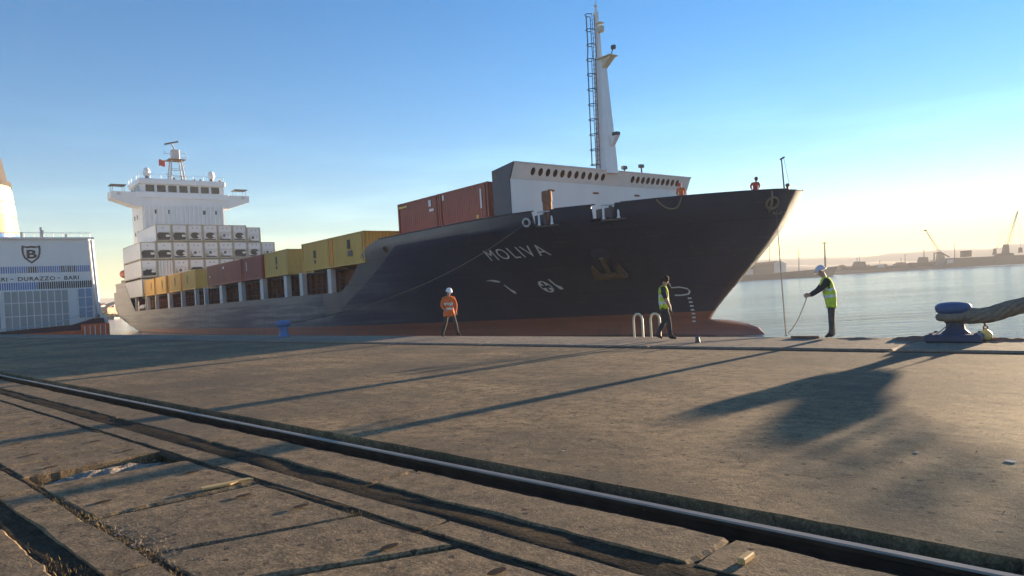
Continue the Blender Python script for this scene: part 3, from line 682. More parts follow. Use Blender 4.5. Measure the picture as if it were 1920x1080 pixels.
# jackstaff and wires at the stem head
mb = MB().tube([(106.0, 0, 4.2), (105.9, 0, 7.35)], [.05, .035], 6); mb.build('jackstaff', M['dark_steel'], ship)
MB().tube([(105.8, .05, 7.30), (106.15, -.1, 7.36)], .05, 6).build('staff_lamp', M['dark_steel'], ship)
MB().tube([(106.1, -.1, 7.36), (106.35, 0, 5.4)], .012, 4).build('stay_wire', M['dark_steel'], ship)
MB().lathe([(.08, 0), (.09, .25), (.14, .3), (.1, .42), (.02, .44)], (106.3, -.2, 5.33), 10).build('stem_light', M['dark_steel'], ship, True)
# ---- writing and marks on the shell
def text_mesh(body, size, bold=0.0, spacing=1.0):
    cu_ = bpy.data.curves.new('txt', 'FONT'); cu_.body = body; cu_.size = size; cu_.offset = bold; cu_.space_character = spacing; cu_.resolution_u = 3
    o = bpy.data.objects.new('txt', cu_); COL.objects.link(o)
    dg = bpy.context.evaluated_depsgraph_get(); me = bpy.data.meshes.new_from_object(o.evaluated_get(dg)); 
    v = [tuple(x.co) for x in me.vertices]; f = [tuple(p.vertices) for p in me.polygons]
    bpy.data.objects.remove(o); bpy.data.curves.remove(cu_); bpy.data.meshes.remove(me)
    return v, f
def on_hull(v, f, s0, z0, name, mat, rise=0.0, off=.03):
    mb = MB(); mb.f = f; mb.m = [0]*len(f)
    mb.v = [(s0+x, -half(s0+x, z0+y)-off*2, z0+y) for x, y, *_ in v]
    return mb.build(name, mat, hull)
v, f = text_mesh('MOLIVA', 1.0, .0, 1.22); wd = max(p[0] for p in v); v = [(p[0]*4.75/wd, p[1]*1.02, 0) for p in v]
on_hull(v, f, 89.0, 2.66, 'name_lettering', M['print_white'])
def poly_mark(pts, s0, z0, name):
    return on_hull([(x, y, 0) for x, y in pts], [tuple(range(len(pts)))], s0, z0, name, M['print_white'])
poly_mark([(-.75, .02), (-.2, .09), (.1, .06), (.45, -.05), (.42, -.16), (.0, -.10), (-.3, .0)], 87.7, 1.29, 'tug_mark')
poly_mark([(-.22, .38), (-.12, .36), (.05, -.02), (.2, -.1), (.18, -.3), (.02, -.32), (-.08, -.15)], 88.4, .58, 'tug_mark')
# thruster sign: disc with a cross cut out, and an arrow
N = 20; rg = [(.42*math.cos(2*math.pi*i/N), .42*math.sin(2*math.pi*i/N)) for i in range(N)]; ri = [(.33*math.cos(2*math.pi*i/N), .33*math.sin(2*math.pi*i/N)) for i in range(N)]
on_hull([(a, b, 0) for a, b in rg+ri], [(i, (i+1) % N, N+(i+1) % N, N+i) for i in range(N)], 91.2, .62, 'thruster_mark', M['print_white'])
for k in range(4):
    a = R(45+90*k); ax, ay = math.cos(a), math.sin(a)
    q = [(.34*math.cos(a+t), .34*math.sin(a+t)) for t in (-.42, 0, .42)]+[(.12*math.cos(a+.2), .12*math.sin(a+.2)), (.12*math.cos(a-.2), .12*math.sin(a-.2))]
    on_hull([(x*.97, y*.97, 0) for x, y in q], [(0, 1, 2, 3, 4)], 91.2, .62, 'thruster_mark', M['print_white'])
poly_mark([(-.12, .45), (0, .45), (.08, .05), (.3, -.1), (.3, -.28), (.05, -.3), (-.05, .0)], 91.95, .66, 'tug_mark')
# bulb sign (outline) and draught marks near the stem
bl = [(-.55, .75), (-.45, .35), (-.5, .12), (0, .12), (.35, .0), (.42, -.18), (.25, -.36), (-.2, -.42), (-.6, -.40)]
def stroke(pts, wd):
    up, dn = [], []
    for i, p in enumerate(pts):
        a = pts[max(0, i-1)]; b = pts[min(len(pts)-1, i+1)]; d = Vector((b[0]-a[0], b[1]-a[1])).normalized(); n_ = Vector((-d.y, d.x))*wd/2
        up.append((p[0]+n_.x, p[1]+n_.y, 0)); dn.append((p[0]-n_.x, p[1]-n_.y, 0))
    k = len(pts); return up+dn, [(i, i+1, k+i+1, k+i) for i in range(k-1)]
v, f = stroke(bl, .09); on_hull(v, f, 99.4, -.1, 'bulb_mark', M['print_white'])
for i in range(8):
    z = -.75-i*.26; s = 99.55-.05*i
    on_hull([(-.11, -.05, 0), (.11, -.05, 0), (.13, .05, 0), (-.09, .06, 0)], [(0, 1, 2, 3)], s, z, 'draught_mark', M['print_white'])
# anchor housed against the shell
an = empty('anchor', None, parent=ship)
p, n_ = hpt(96.6, 1.9, .0)
Rm = Matrix.Translation(hpt(96.2, 1.7, .12)[0]) @ Matrix((((hpt(96.7, 1.7)[0]-hpt(95.7, 1.7)[0]).normalized()), ((hpt(96.5, 2.6)[0]-hpt(96.0, .8)[0]).normalized()), hpt(96.2, 1.7)[1])).transposed().to_4x4()
M['anchor'] = pm('anchor_rust', (.13, .075, .048), .85, var=.3, scale=5, col2=(.07, .052, .045), amt=.5)
def part_m(mb, name, mat): o = mb.build(name, mat, an, True); o.matrix_local = Rm; return o
part_m(MB().box((-.16, -.75, -.1), (.16, 1.0, .14), 0, .05), 'shank', M['anchor'])
part_m(MB().prism([(-1.15, -.95, -.08), (1.15, -.95, -.08), (.75, -.62, -.08), (-.75, -.62, -.08)], (0, 0, .3)), 'crown', M['anchor'])
for sg in (-1, 1): part_m(MB().prism([(sg*.5, -.75, 0), (sg*1.15, -.85, 0), (sg*1.0, .15, .0), (sg*.85, .35, 0)], (0, 0, .18)), 'fluke', M['anchor'])
part_m(MB().lathe([(.05, 0), (.55, 0), (.62, .06), (.5, .10), (.05, .1)], (0, 1.25, -.08), 18), 'hawse_ring', M['navy'])
# ---- deckhouse and bridge
dh = empty('deckhouse', None, parent=ship)
MB().box((-21.5, -7.3, 1.2), (-14, 7.3, 22.0)).build('house_block', M['white'], dh)
rib = MB().box((0, -.09, 0), (.28, .09, 5.4)).mesh('front_rib', M['white_clean'])
for i in range(19):
    o = obj('front_rib', rib, dh); o.location = (-14.0, -6.9+i*.767, 15.2)
MB().box((-20, -8.2, 22.0), (-13.7, 8.2, 23.05), 0, .05).build('bridge_front_band', M['white_clean'], dh)
MB().box((-21.8, -7.25, 23.05), (-14.15, 7.45, 24.6)).build('wheelhouse', M['white'], dh)
MB().box((-22.2, -7.6, 24.6), (-13.75, 7.7, 25.55), 0, .08).build('wheelhouse_roof', M['white_clean'], dh)
for i in range(7):
    y = -5.75+i*1.93
    wn = MB().box((-14.17, y-.84, 23.08), (-14.08, y+.84, 24.52)).build('window', M['white_clean'], dh)
    MB().box((-14.1, y-.74, 23.17), (-14.05, y+.74, 24.42)).build('pane', M['glass'], wn)
for i in range(3):
    x = -20.6+i*2.3
    wn = MB().box((x-.95, -7.32, 23.1), (x+.95, -7.24, 24.5)).build('window', M['white_clean'], dh)
    MB().box((x-.8, -7.35, 23.2), (x+.8, -7.3, 24.4)).build('pane', M['glass'], wn)
for y in (-5.1, -2.9, 3.5, 5.6):
    wn = MB().box((-14.05, y-.36, 19.0), (-13.92, y+.36, 19.95)).build('window', M['white_clean'], dh)
    MB().box((-13.95, y-.24, 19.1), (-13.90, y+.24, 19.85)).build('pane', M['glass'], wn)
for y, z in ((-17.5, 18.8), (-19.5, 18.8), (-17.5, 15.8), (-19.5, 15.8), (-18.5, 12.6)):
    wn = MB().box((y-.4, -7.36, z-.5), (y+.4, -7.28, z+.5)).build('window', M['white_clean'], dh)
    MB().box((y-.26, -7.40, z-.38), (y+.26, -7.34, z+.38)).build('pane', M['glass'], wn)
for sg in (-1, 1):
    wg = MB().prism([(-13.8, sg*7.2, 20.3), (-13.8, sg*8.6, 20.45), (-13.8, sg*12.2, 21.75), (-13.8, sg*12.2, 22.95), (-13.8, sg*8.2, 22.95), (-13.8, sg*7.2, 22.95)], (-3.2, 0, 0)).build('bridge_wing', M['white'], dh)
    MB().box((-16.4, sg*9.6, 24.15), (-14.2, sg*12.1, 24.3)).build('wing_canopy', M['dark_steel'], wg)
    for x, y in ((-14.5, 11.8), (-16.2, 11.8), (-14.5, 9.9), (-16.2, 9.9)): MB().tube([(x, sg*y, 22.9), (x, sg*y, 24.2)], .04, 5).build('canopy_post', M['dark_steel'], wg)
    MB().box((-14.05, sg*11.0-.3, 22.3), (-13.76, sg*11.0+.3, 22.8)).build('wing_lamp', M['post'], wg)
    MB().tube([(-14, sg*7.5, 26.35), (-21.8, sg*7.5, 26.35)], .03, 4).build('roof_rail', M['white_clean'], dh)
    for i in range(5): MB().tube([(-14-i*1.95, sg*7.5, 25.5), (-14-i*1.95, sg*7.5, 26.35)], .025, 4).build('rail_post', M['white_clean'], dh)
MB().tube([(-14, -7.5, 26.35), (-14, 7.5, 26.35)], .03, 4).build('roof_rail', M['white_clean'], dh)
for i in range(9): MB().tube([(-14, -7.5+i*1.875, 25.5), (-14, -7.5+i*1.875, 26.35)], .025, 4).build('rail_post', M['white_clean'], dh)
for y, z in ((-5.2, 25.5), (6.5, 25.5)):
    dm = MB().tube([(-18, y, z), (-18, y, z+1.2)], [.42, .3], 10).build('dome_stand', M['dark_steel'], dh, True)
    MB().lathe([(.02, 0), (.5, .05), (.66, .35), (.68, .8), (.6, 1.2), (.38, 1.5), (.02, 1.62)], (-18, y, z+1.15), 16).build('satellite_dome', M['white_clean'], dm, 'all')
rm_ = empty('radar_mast', None, parent=ship)
for sx, sy in ((-1, -1), (1, -1), (1, 1), (-1, 1)):
    MB().tube([(-18+sx*1.0, sy*1.35, 25.5), (-18+sx*.7, sy*.85, 30.0)], [.16, .12], 6).build('mast_leg', M['post'], rm_, True)
for z, k in ((26.8, .93), (28.2, .84)):
    h = [(-18-k, -1.3*k, z), (-18+k, -1.3*k, z), (-18+k, 1.3*k, z), (-18-k, 1.3*k, z), (-18-k, -1.3*k, z)]
    for a, b in zip(h, h[1:]): MB().tube([a, b], .06, 5).build('mast_brace', M['post'], rm_)
MB().box((-19.3, -1.5, 29.9), (-16.7, 1.5, 30.05)).build('mast_platform', M['rust'], rm_)
MB().box((-18.6, -.7, 30.05), (-17.4, .7, 32.0), 0, .1).build('mast_housing', M['post'], rm_)
MB().tube([(-18, 0, 32), (-18, -.5, 33.1)], .14, 6).build('scanner_post', M['post'], rm_)
sc_ = MB().box((-.2, -1.3, -.14), (.2, 1.3, .14), 0, .05).build('radar_scanner', M['dark_steel'], rm_); sc_.matrix_local = Matrix.Translation((-18, -.55, 33.3)) @ Matrix.Rotation(R(16), 4, 'X')
for y, z in ((-1.9, 31.2), (1.9, 31.4), (2.2, 30.6), (1.6, 28.9), (-1.7, 27.3), (1.7, 26.9)):
    mb = MB().tube([(-18, math.copysign(.6, y), z-.05), (-18, y, z)], .05, 5); mb.build('yard', M['post'], rm_)
    MB().tube([(-18, y, z-.1), (-18, y, z+.5)], .035, 4).build('antenna', M['dark_steel'], rm_)
for y in (-1.2, .3, 2.4, 3.6, 7.2): MB().box((-15.5, y-.22, 25.55), (-15.1, y+.22, 26.05), 0, .08).build('roof_fitting', M['dark_steel'], dh)
fl_ = MB(); fl_.grid([[(-18+.12*math.sin(k*1.3)+.02*j, -3.0+.16*k, 28.7+.2*j+.1*math.sin(k*.9)) for k in range(8)] for j in range(7)])
tag(fl_.build('flag', pm('flag_red', (.55, .03, .04), .8), rm_, 'all'))
# rescue boat abaft the reefer stack
rb = empty('rescue_boat', None, parent=ship)
mb = MB(); mb.grid([[(-17.6+3.4*t, -10.3+.85*math.sin(math.pi*(t*.9+.05))**.6*math.cos(a), 8.3+.75*math.sin(a)*(math.sin(math.pi*(t*.9+.05))**.4)) for a in [2*math.pi*k/12 for k in range(12)]] for t in [i/8 for i in range(9)]], 0, True)
mb.build('boat_hull', M['orange'], rb, 'all')
MB().tube([(-15.9, -9.6, 4.6), (-15.9, -9.6, 9.4), (-15.9, -10.4, 9.9)], .14, 6).build('davit', M['white_clean'], rb)
MB().box((-17.8, -10.6, 6.6), (-14.0, -9.6, 7.2)).build('cradle', M['dark_steel'], rb)

# ================================================================== CONTAINERS (each one a thing; local: x forward, y port, z up, origin at its base centre)
def cont_parts(L_, H_, W_=2.44, pitch=.30, dep=.04):
    """corrugated shell and frame meshes data"""
    sh = MB(); y = W_/2-.03
    n = int((L_-.4)/pitch); x0 = -n*pitch/2
    prof = []
    for i in range(n):
        a = x0+i*pitch; prof += [(a, 0), (a+pitch*.28, 0), (a+pitch*.5, dep), (a+pitch*.78, dep)]
    prof.append((x0+n*pitch, 0))
    for sg in (-1, 1): sh.grid([[(x, sg*(y-d), .14) for x, d in prof], [(x, sg*(y-d), H_-.12) for x, d in prof]])
    m = 7; pe = []; 
    for i in range(m):
        a = -y+.08+i*(2*y-.16)/m; k = (2*y-.16)/m; pe += [(a, 0), (a+k*.28, 0), (a+k*.5, dep), (a+k*.78, dep)]
    pe.append((y-.08, 0))
    for sg in (-1, 1): sh.grid([[(sg*(L_/2-.05-d), q, .14) for q, d in pe], [(sg*(L_/2-.05-d), q, H_-.12) for q, d in pe]])
    sh.quad([(-L_/2+.05, -y, H_-.04), (L_/2-.05, -y, H_-.04), (L_/2-.05, y, H_-.04), (-L_/2+.05, y, H_-.04)])
    sh.quad([(-L_/2+.05, -y, .1), (L_/2-.05, -y, .1), (L_/2-.05, y, .1), (-L_/2+.05, y, .1)])
    fr = MB(); w2 = W_/2; l2 = L_/2
    for sx in (-1, 1):
        for sy in (-1, 1): fr.box((sx*l2, sy*w2, 0), (sx*(l2-.17), sy*(w2-.12), H_))
    for sy in (-1, 1):
        fr.box((-l2+.1, sy*w2, H_-.13), (l2-.1, sy*(w2-.07), H_-.01)); fr.box((-l2+.1, sy*w2, .02), (l2-.1, sy*(w2-.07), .17))
    for sx in (-1, 1):
        fr.box((sx*l2, -w2+.1, H_-.13), (sx*(l2-.08), w2-.1, H_-.01)); fr.box((sx*l2, -w2+.1, .02), (sx*(l2-.08), w2-.1, .17))
    return sh, fr
MESHES = {}
def cmesh(L_, H_, mat, fmat):
    k = (L_, H_, mat, fmat)
    if k not in MESHES:
        a, b = cont_parts(L_, H_); MESHES[k] = (a.mesh('corrugated_shell', M[mat]), b.mesh('corner_frame', M[fmat]))
    return MESHES[k]
def container(s_aft, p, z, L_, H_, mat, label, group, fmat=None, marks=()):
    """s_aft: aft end; p: centre across the ship; z: base"""
    e = empty('shipping_container', SHIP @ Matrix.Translation((s_aft+L_/2, p, z)), label, 'container', group)
    a, b = cmesh(L_, H_, mat, fmat or mat); obj('corrugated_shell', a, e); obj('corner_frame', b, e)
    for (x, zz, w_, h_, mt) in marks:
        MB().box((x-w_/2, -1.235, zz-h_/2), (x+w_/2, -1.225, zz+h_/2)).build('marking', M[mt], e)
    return e
ROW = 'dry containers along the starboard side'
P1 = -9.95
dm = lambda x, mt='print_dark': [(x, 1.55, .28, .9, mt), (x, .95, .2, .22, mt)]
container(1.3, P1, 3.62, 6.06, 2.59, 'yellow2', 'aftmost mustard yellow container, directly below the white reefer stack', ROW, None, dm(1.2))
container(8.0, P1, 3.62, 6.06, 2.59, 'yellow2', 'second mustard container from the stern in the side row', ROW, None, dm(.9))
container(15.5, P1, 3.62, 6.06, 2.59, 'yellow', 'third yellow container from the stern in the side row', ROW, None, dm(.3))
container(22.3, P1, 3.62, 6.06, 2.59, 'yellow', 'yellow container just aft of the long red container', ROW, None, dm(-.6))
container(33.3, P1, 3.62, 12.19, 2.59, 'red', 'long faded red container in the side row between yellow ones', ROW, None, [(.2, 2.0, .5, .3, 'print_white'), (.2, .7, .35, .3, 'print_dark'), (-5.0, 1.2, .2, .2, 'print_white')])
container(45.9, P1, 3.62, 6.06, 2.59, 'red2', 'short maroon container just forward of the long red one', ROW, None, [(-1.6, 1.6, .14, 1.0, 'print_white')])
container(52.75, P1, 3.62, 6.06, 2.59, 'yellow2', 'single mustard container standing alone amidships forward of the maroon one', ROW, None, [(.2, 1.6, .35, .8, 'print_dark'), (.2, .9, .35, .35, 'print_dark')])
container(62.3, P1, 3.62, 6.06, 2.70, 'yellow', 'ochre yellow container second from the forecastle step', ROW, None, [(-.2, 1.5, .5, .7, 'print_dark'), (-.2, .8, .3, .3, 'print_dark')])
container(68.6, P1, 3.62, 6.06, 2.70, 'yellow', 'ochre yellow container against the forecastle step with dark emblem', ROW, None, [(.3, 1.8, .5, .8, 'print_dark'), (.5, 1.0, .9, .5, 'dark_steel')])
container(68.6, P1+2.5, 3.62, 6.06, 2.70, 'yellow', 'ochre container inboard of the forwardmost side row container', ROW)
FR = 'red containers behind the breakwater'
container(76.3, -7.5, 5.72, 6.06, 2.6, 'red', 'brick red container raised on the forecastle, aft one of the pair', FR, None, [(-2.2, 2.25, 1.3, .16, 'print_yellow'), (1.8, 2.05, .35, .5, 'print_white'), (2.0, 1.5, .6, .2, 'print_white')])
container(82.45, -7.5, 5.72, 6.06, 2.6, 'red', 'brick red container right behind the white breakwater', FR, None, [(-2.5, 2.2, .2, .4, 'print_white'), (2.2, 1.5, .18, 1.4, 'print_white'), (1.7, .25, .25, .25, 'print_yellow')])
for s in (76.4, 82.2, 82.6, 88.3):
    MB().box((s-.15, -8.6, 4.2), (s+.15, -6.4, 5.71)).build('container_foundation', M['dark_steel'], ship)

# refrigerated containers: smooth white shell, frame, machinery end facing forward
RL, RH = 12.19, 2.87
def reefer_meshes(mat):
    sh = MB(); y = 1.2; n = 40
    for sg in (-1, 1):
        pr = []
        for i in range(n):
            a = -RL/2+.1+i*(RL-.2)/n; k = (RL-.2)/n; pr += [(a, 0), (a+k*.7, 0), (a+k*.8, .012), (a+k*.9, .012)]
        sh.grid([[(x, sg*(y-d), .15) for x, d in pr], [(x, sg*(y-d), RH-.1) for x, d in pr]])
    sh.quad([(-RL/2+.05, -y, .1), (-RL/2+.05, y, .1), (-RL/2+.05, y, RH-.05), (-RL/2+.05, -y, RH-.05)])
    sh.quad([(RL/2-.35, -y, .1), (RL/2-.35, y, .1), (RL/2-.35, y, RH-.05), (RL/2-.35, -y, RH-.05)])
    sh.quad([(-RL/2+.05, -y, RH-.05), (RL/2-.05, -y, RH-.05), (RL/2-.05, y, RH-.05), (-RL/2+.05, y, RH-.05)])
    fr = MB()
    for sx in (-1, 1):
        for sy in (-1, 1): fr.box((sx*RL/2, sy*1.22, 0), (sx*(RL/2-.17), sy*1.08, RH))
        fr.box((sx*RL/2, -1.1, RH-.14), (sx*(RL/2-.12), 1.1, RH-.01)); fr.box((sx*RL/2, -1.1, .02), (sx*(RL/2-.12), 1.1, .2))
    for sy in (-1, 1):
        fr.box((-RL/2+.1, sy*1.22, RH-.12), (RL/2-.1, sy*1.15, RH-.01)); fr.box((-RL/2+.1, sy*1.22, .02), (RL/2-.1, sy*1.15, .18))
    return sh.mesh('shell', M[mat]), fr.mesh('corner_frame', M['reefer_frame'])
RSH = {k: reefer_meshes(k) for k in ('reefer', 'reefer2')}
F = RL/2
def panel(a, b, z0, z1, x, d=.04): return MB().box((F+x-d, a, z0), (F+x, b, z1), 0, .012)
PU = {'upper': panel(-1.06, 1.06, 1.55, 2.74, -.06).mesh('upper_panel', M['reefer']), 'lower': panel(-1.06, 1.06, .22, 1.5, -.16).mesh('lower_panel', M['reefer']),
      'box': panel(.35, .95, .80, 1.15, -.04, .14).mesh('control_box', M['reefer']), 'box2': panel(-.95, -.5, .5, .95, -.04, .12).mesh('control_box', M['reefer_frame'])}
def blob(pts, x0, x1):
    mb = MB(); mb.prism([(F+x0, a, b) for a, b in pts], (x1-x0, 0, 0)); return mb
GR = {'wide': blob([(-1.0, .75), (-.85, .42), (.2, .36), (.98, .46), (1.02, 1.22), (.75, 1.5), (-.65, 1.5), (-1.0, 1.25)], -.155, -.13).mesh('condenser_grille', M['black']),
      'round': blob([(.0+.75*math.cos(2*math.pi*i/18), 1.05+.55*math.sin(2*math.pi*i/18)) for i in range(18)], -.155, -.12).mesh('condenser_grille', M['black']),
      'low': blob([(-.95, .3), (.95, .3), (.95, 1.0), (.3, 1.35), (-.95, 1.1)], -.155, -.12).mesh('condenser_grille', M['black']),
      'bay': blob([(-.95, .26), (.85, .26), (.95, .45), (-.95, .5)], -.155, -.12).mesh('machinery_bay', M['dark_steel'])}
FANS = {r: MB().lathe([(.01, 0), (r, 0), (r, .03), (r*.7, .035), (r*.3, .01), (.01, .01)], (0, 0, 0), 16).mesh('fan', M['black']) for r in (.2, .24, .34)}
HUB = MB().lathe([(.01, 0), (.09, 0), (.07, .05), (.01, .06)], (0, 0, 0), 10).mesh('fan_hub', M['reefer_frame'])
VENT = MB().lathe([(.01, 0), (.09, 0), (.09, .02), (.01, .02)], (0, 0, 0), 10).mesh('vent', M['dark_steel'])
ROTX = Matrix(((0, 0, 1, 0), (0, 1, 0, 0), (1, 0, 0, 0), (0, 0, 0, 1)))
def reefer(p, z, style, label, mat='reefer', s=0.0, group='white refrigerated containers stacked forward of the bridge'):
    e = empty('reefer_container', SHIP @ Matrix.Translation((s-RL/2, p, z)), label, 'container', group)
    a, b = RSH[mat]; obj('shell', a, e); obj('corner_frame', b, e)
    if style == 'doors':
        for sg in (-1, 1):
            d = MB().box((F-.10, sg*.03, .2), (F-.05, sg*1.07, RH-.15), 0, .012).build('door', M['reefer'], e)
            for q in (.3, .75): MB().tube([(F-.02, sg*q, .25), (F-.02, sg*q, RH-.2)], .022, 5).build('lock_bar', M['dark_steel'], d)
        return e
    if style == 'sliver':
        obj('upper_panel', PU['upper'], e); obj('lower_panel', PU['lower'], e); obj('machinery_bay', GR['bay'], e); return e
    obj('upper_panel', PU['upper'], e); lo = obj('lower_panel', PU['lower'], e)
    if style in ('wide', 'round', 'low'):
        g = obj('condenser_grille', GR[style], e); obj('control_box', PU['box'], e); obj('machinery_bay', GR['bay'], e) if style != 'low' else None
        f_ = obj('fan', FANS[.34], g); f_.matrix_local = Matrix.Translation((F-.12, -.35, 1.0)) @ ROTX
    else:
        f_ = obj('fan', FANS[.24], e); f_.matrix_local = Matrix.Translation((F-.15, -.15, 1.05)) @ ROTX; h_ = obj('fan_hub', HUB, f_)
        for y in (-.75, .55): 
            v_ = obj('vent', VENT, e); v_.matrix_local = Matrix.Translation((F-.15, y, 1.15)) @ ROTX
        obj('control_box', PU['box2'], e); obj('machinery_bay', GR['bay'], e)
    for y in ((-.35, .35) if style in ('fan', 'round') else (-.1,)):
        v_ = obj('vent', VENT, e); v_.matrix_local = Matrix.Translation((F-.055, y, 2.3)) @ ROTX
    return e
ORD = ['first', 'second', 'third', 'fourth', 'fifth', 'sixth', 'seventh', 'eighth', 'ninth']
def colp(c): return -9.95+c*2.5
tiers = [(3.66, 'bottom', ['sliver', 'sliver', 'sliver']), (6.76, 'second', ['low', 'doors', 'fan', 'wide', 'fan', 'fan', 'fan']),
         (9.70, 'third', ['wide', 'wide', 'round', 'fan', 'fan', 'fan', 'wide', 'round', 'fan']), (12.64, 'top', [None, 'wide', 'wide', 'round', 'round', 'fan', 'round', 'fan'])]
look = {'wide': 'broad dark grille', 'round': 'round dark grille', 'fan': 'small fan and vents', 'low': 'low black machinery bay', 'doors': 'plain double doors', 'sliver': 'white machinery end'}
for z, tn, st in tiers:
    for c, s_ in enumerate(st):
        if s_ is None: continue
        zz = z-(.35 if (tn == 'top' and c == 7) else 0)
        if tn == 'third' and c == 8: zz = z-.05
        reefer(colp(c), zz, s_, 'white reefer with %s, %s tier, %s column from the quay side' % (look[s_], tn, ORD[c]), 'reefer2' if (c*3+int(z)) % 4 == 0 else 'reefer', 0.0)
# ================================================================== FERRY moored beyond the ship (local: x to the right, y away, z up; origin at the right stern corner)
FER = Matrix.Translation((-57.4, 100, 0)) @ Matrix.Rotation(math.atan2(.632, .775), 4, 'Z')
ferry = empty('ferry', FER, 'white ferry seen from its stern with shield emblem and route lettering', 'ferry')
FW = -15.0
M['ferry_white'] = pm('ferry_white', (.80, .77, .74), .5, var=.06, scale=.35, col2=(.50, .42, .35), amt=.45, stretch=(1, 1, .25))
M['ferry_door'] = pm('ferry_door', (.42, .40, .37), .5, var=.1, scale=.5, col2=(.42, .36, .30), amt=.45, stretch=(1, 1, .2))
M['ferry_blue'] = pm('ferry_blue', (.10, .22, .48), .4, var=.25, scale=.8)
M['ferry_red'] = pm('ferry_red', (.85, .16, .04), .5, var=.15, scale=.6)
M['funnel_cream'] = pm('funnel_cream', (.60, .47, .26), .5, var=.08, scale=.5, col2=(.55, .45, .30), amt=.4)
M['soot'] = pm('funnel_soot', (.045, .035, .032), .8, var=.2, scale=.5)
body = MB()
prof = lambda z: -.45 if z > 11 else (-.45+(11-z)*.045 if z > 1.2 else 0.0)
zs = [-3.5, .9, 1.2, 4, 8, 11.0, 11.75]
for sg, xo in ((1, 0), (-1, FW)):
    pass
rows = []
for z in zs:
    x1 = prof(z) if z > 1 else -.3; x0 = FW-x1; c = .45
    rows.append([(x0+c, 0, z), (x1-c, 0, z), (x1, c*1.6, z), (x1+.3, 30, z), (x1-2, 62, z), (FW/2, 74, z), (x0+2, 62, z), (x0-.3, 30, z), (x0, c*1.6, z)])
body.grid(rows, 0, True); n_ = len(body.v); body.f.append(tuple(range(n_-9, n_))); body.m.append(0)
body.build('hull', M['ferry_white'], ferry)
# lit corner pillar and lower quarter at the right
MB().prism([(.02, -.25, 1.3), (.28, .35, 1.3), (-.18, .35, 11.6), (-.46, -.25, 11.6)], (-.28, 0, 0)).build('corner_pillar', M['white_clean'], ferry)
MB().prism([(.0, -.5, 1.5), (.75, -.5, .9), (1.0, -.5, -.1), (1.0, -.5, -.7), (.1, -.5, -.7)], (0, 2.6, 0)).build('quarter_fender', M['white_clean'], ferry)
MB().box((FW-.2, -.3, 11.72), (-.2, .3, 11.95)).build('deck_edge', M['ferry_white'], ferry)
MB().tube([(FW, -.1, 12.55), (-.5, -.1, 12.55)], .035, 5).build('deck_rail', M['post'], ferry)
for i in range(14): MB().tube([(FW+.3+i*1.08, -.1, 11.9), (FW+.3+i*1.08, -.1, 12.55)], .03, 4).build('rail_post', M['post'], ferry)
for x, h in ((-6.1, 1.6), (-5.9, 1.2), (-3.2, .7), (-8.3, .9)): MB().box((x-.12, 2, 11.7), (x+.12, 2.3, 11.9+h)).build('deck_fitting', M['post'], ferry)
# rows of painted bars
rr = random.Random(4)
def bars(z0, z1, x0, x1, n, name, dark):
    for i in range(n):
        x = x0+(x1-x0)*(i+.5)/n; w_ = (x1-x0)/n*.30
        MB().box((x-w_, -.035, z0), (x+w_, .02, z1)).build(name, M['print_dark'] if dark(i, x) else M['ferry_blue'], ferry)
bars(7.25, 8.1, -12.2, -.85, 46, 'window_bar', lambda i, x: (-8.0 < x < -6.9) or (-4.6 < x < -2.6 and i % 3 != 1))
bars(5.05, 6.0, -12.2, -.72, 46, 'window_bar', lambda i, x: x > -7.0)
def on_stern(body_, size, xr, z0, wd, name, bold=.01, sp=1.1):
    v, f = text_mesh(body_, size, bold, sp); w0 = max(p[0] for p in v); k = wd/w0
    mb = MB(); mb.v = [(xr-wd+p[0]*k, -.04, z0+p[1]) for p in v]; mb.f = f; mb.m = [0]*len(f); return mb.build(name, M['print_dark'], ferry)
on_stern('BARI', .72, -2.25, 6.22, 1.75, 'route_lettering', .012); on_stern('-', .8, -4.45, 6.30, .35, 'route_lettering')
on_stern('DURAZZO', .72, -5.0, 6.22, 4.2, 'route_lettering', .012); on_stern('-', .8, -9.65, 6.30, .35, 'route_lettering'); on_stern('BARI', .72, -10.3, 6.22, 1.75, 'route_lettering', .012)
# shield emblem
so = [(-1.0, 1.15), (-.55, 1.02), (0, 1.1), (.55, 1.02), (1.0, 1.15), (1.05, .7), (1.0, .1), (.82, -.45), (.4, -.85), (0, -1.15), (-.4, -.85), (-.82, -.45), (-1.0, .1), (-1.05, .7)]
k_ = len(so); mb = MB(); mb.v = [(-7.53+x*1.02, -.045, 9.68+y*1.05) for x, y in so]+[(-7.53+x*.80, -.045, 9.68+y*.82) for x, y in so]
mb.f = [(i, (i+1) % k_, k_+(i+1) % k_, k_+i) for i in range(k_)]; mb.m = [0]*k_; mb.build('shield_outline', M['print_dark'], ferry)
v, f = text_mesh('B', 1.55, .05); w0 = max(p[0] for p in v); mb = MB(); mb.v = [(-7.53-.62+p[0]/w0*1.24, -.045, 9.2+p[1]) for p in v]; mb.f = f; mb.m = [0]*len(f); mb.build('shield_letter', M['print_dark'], ferry)
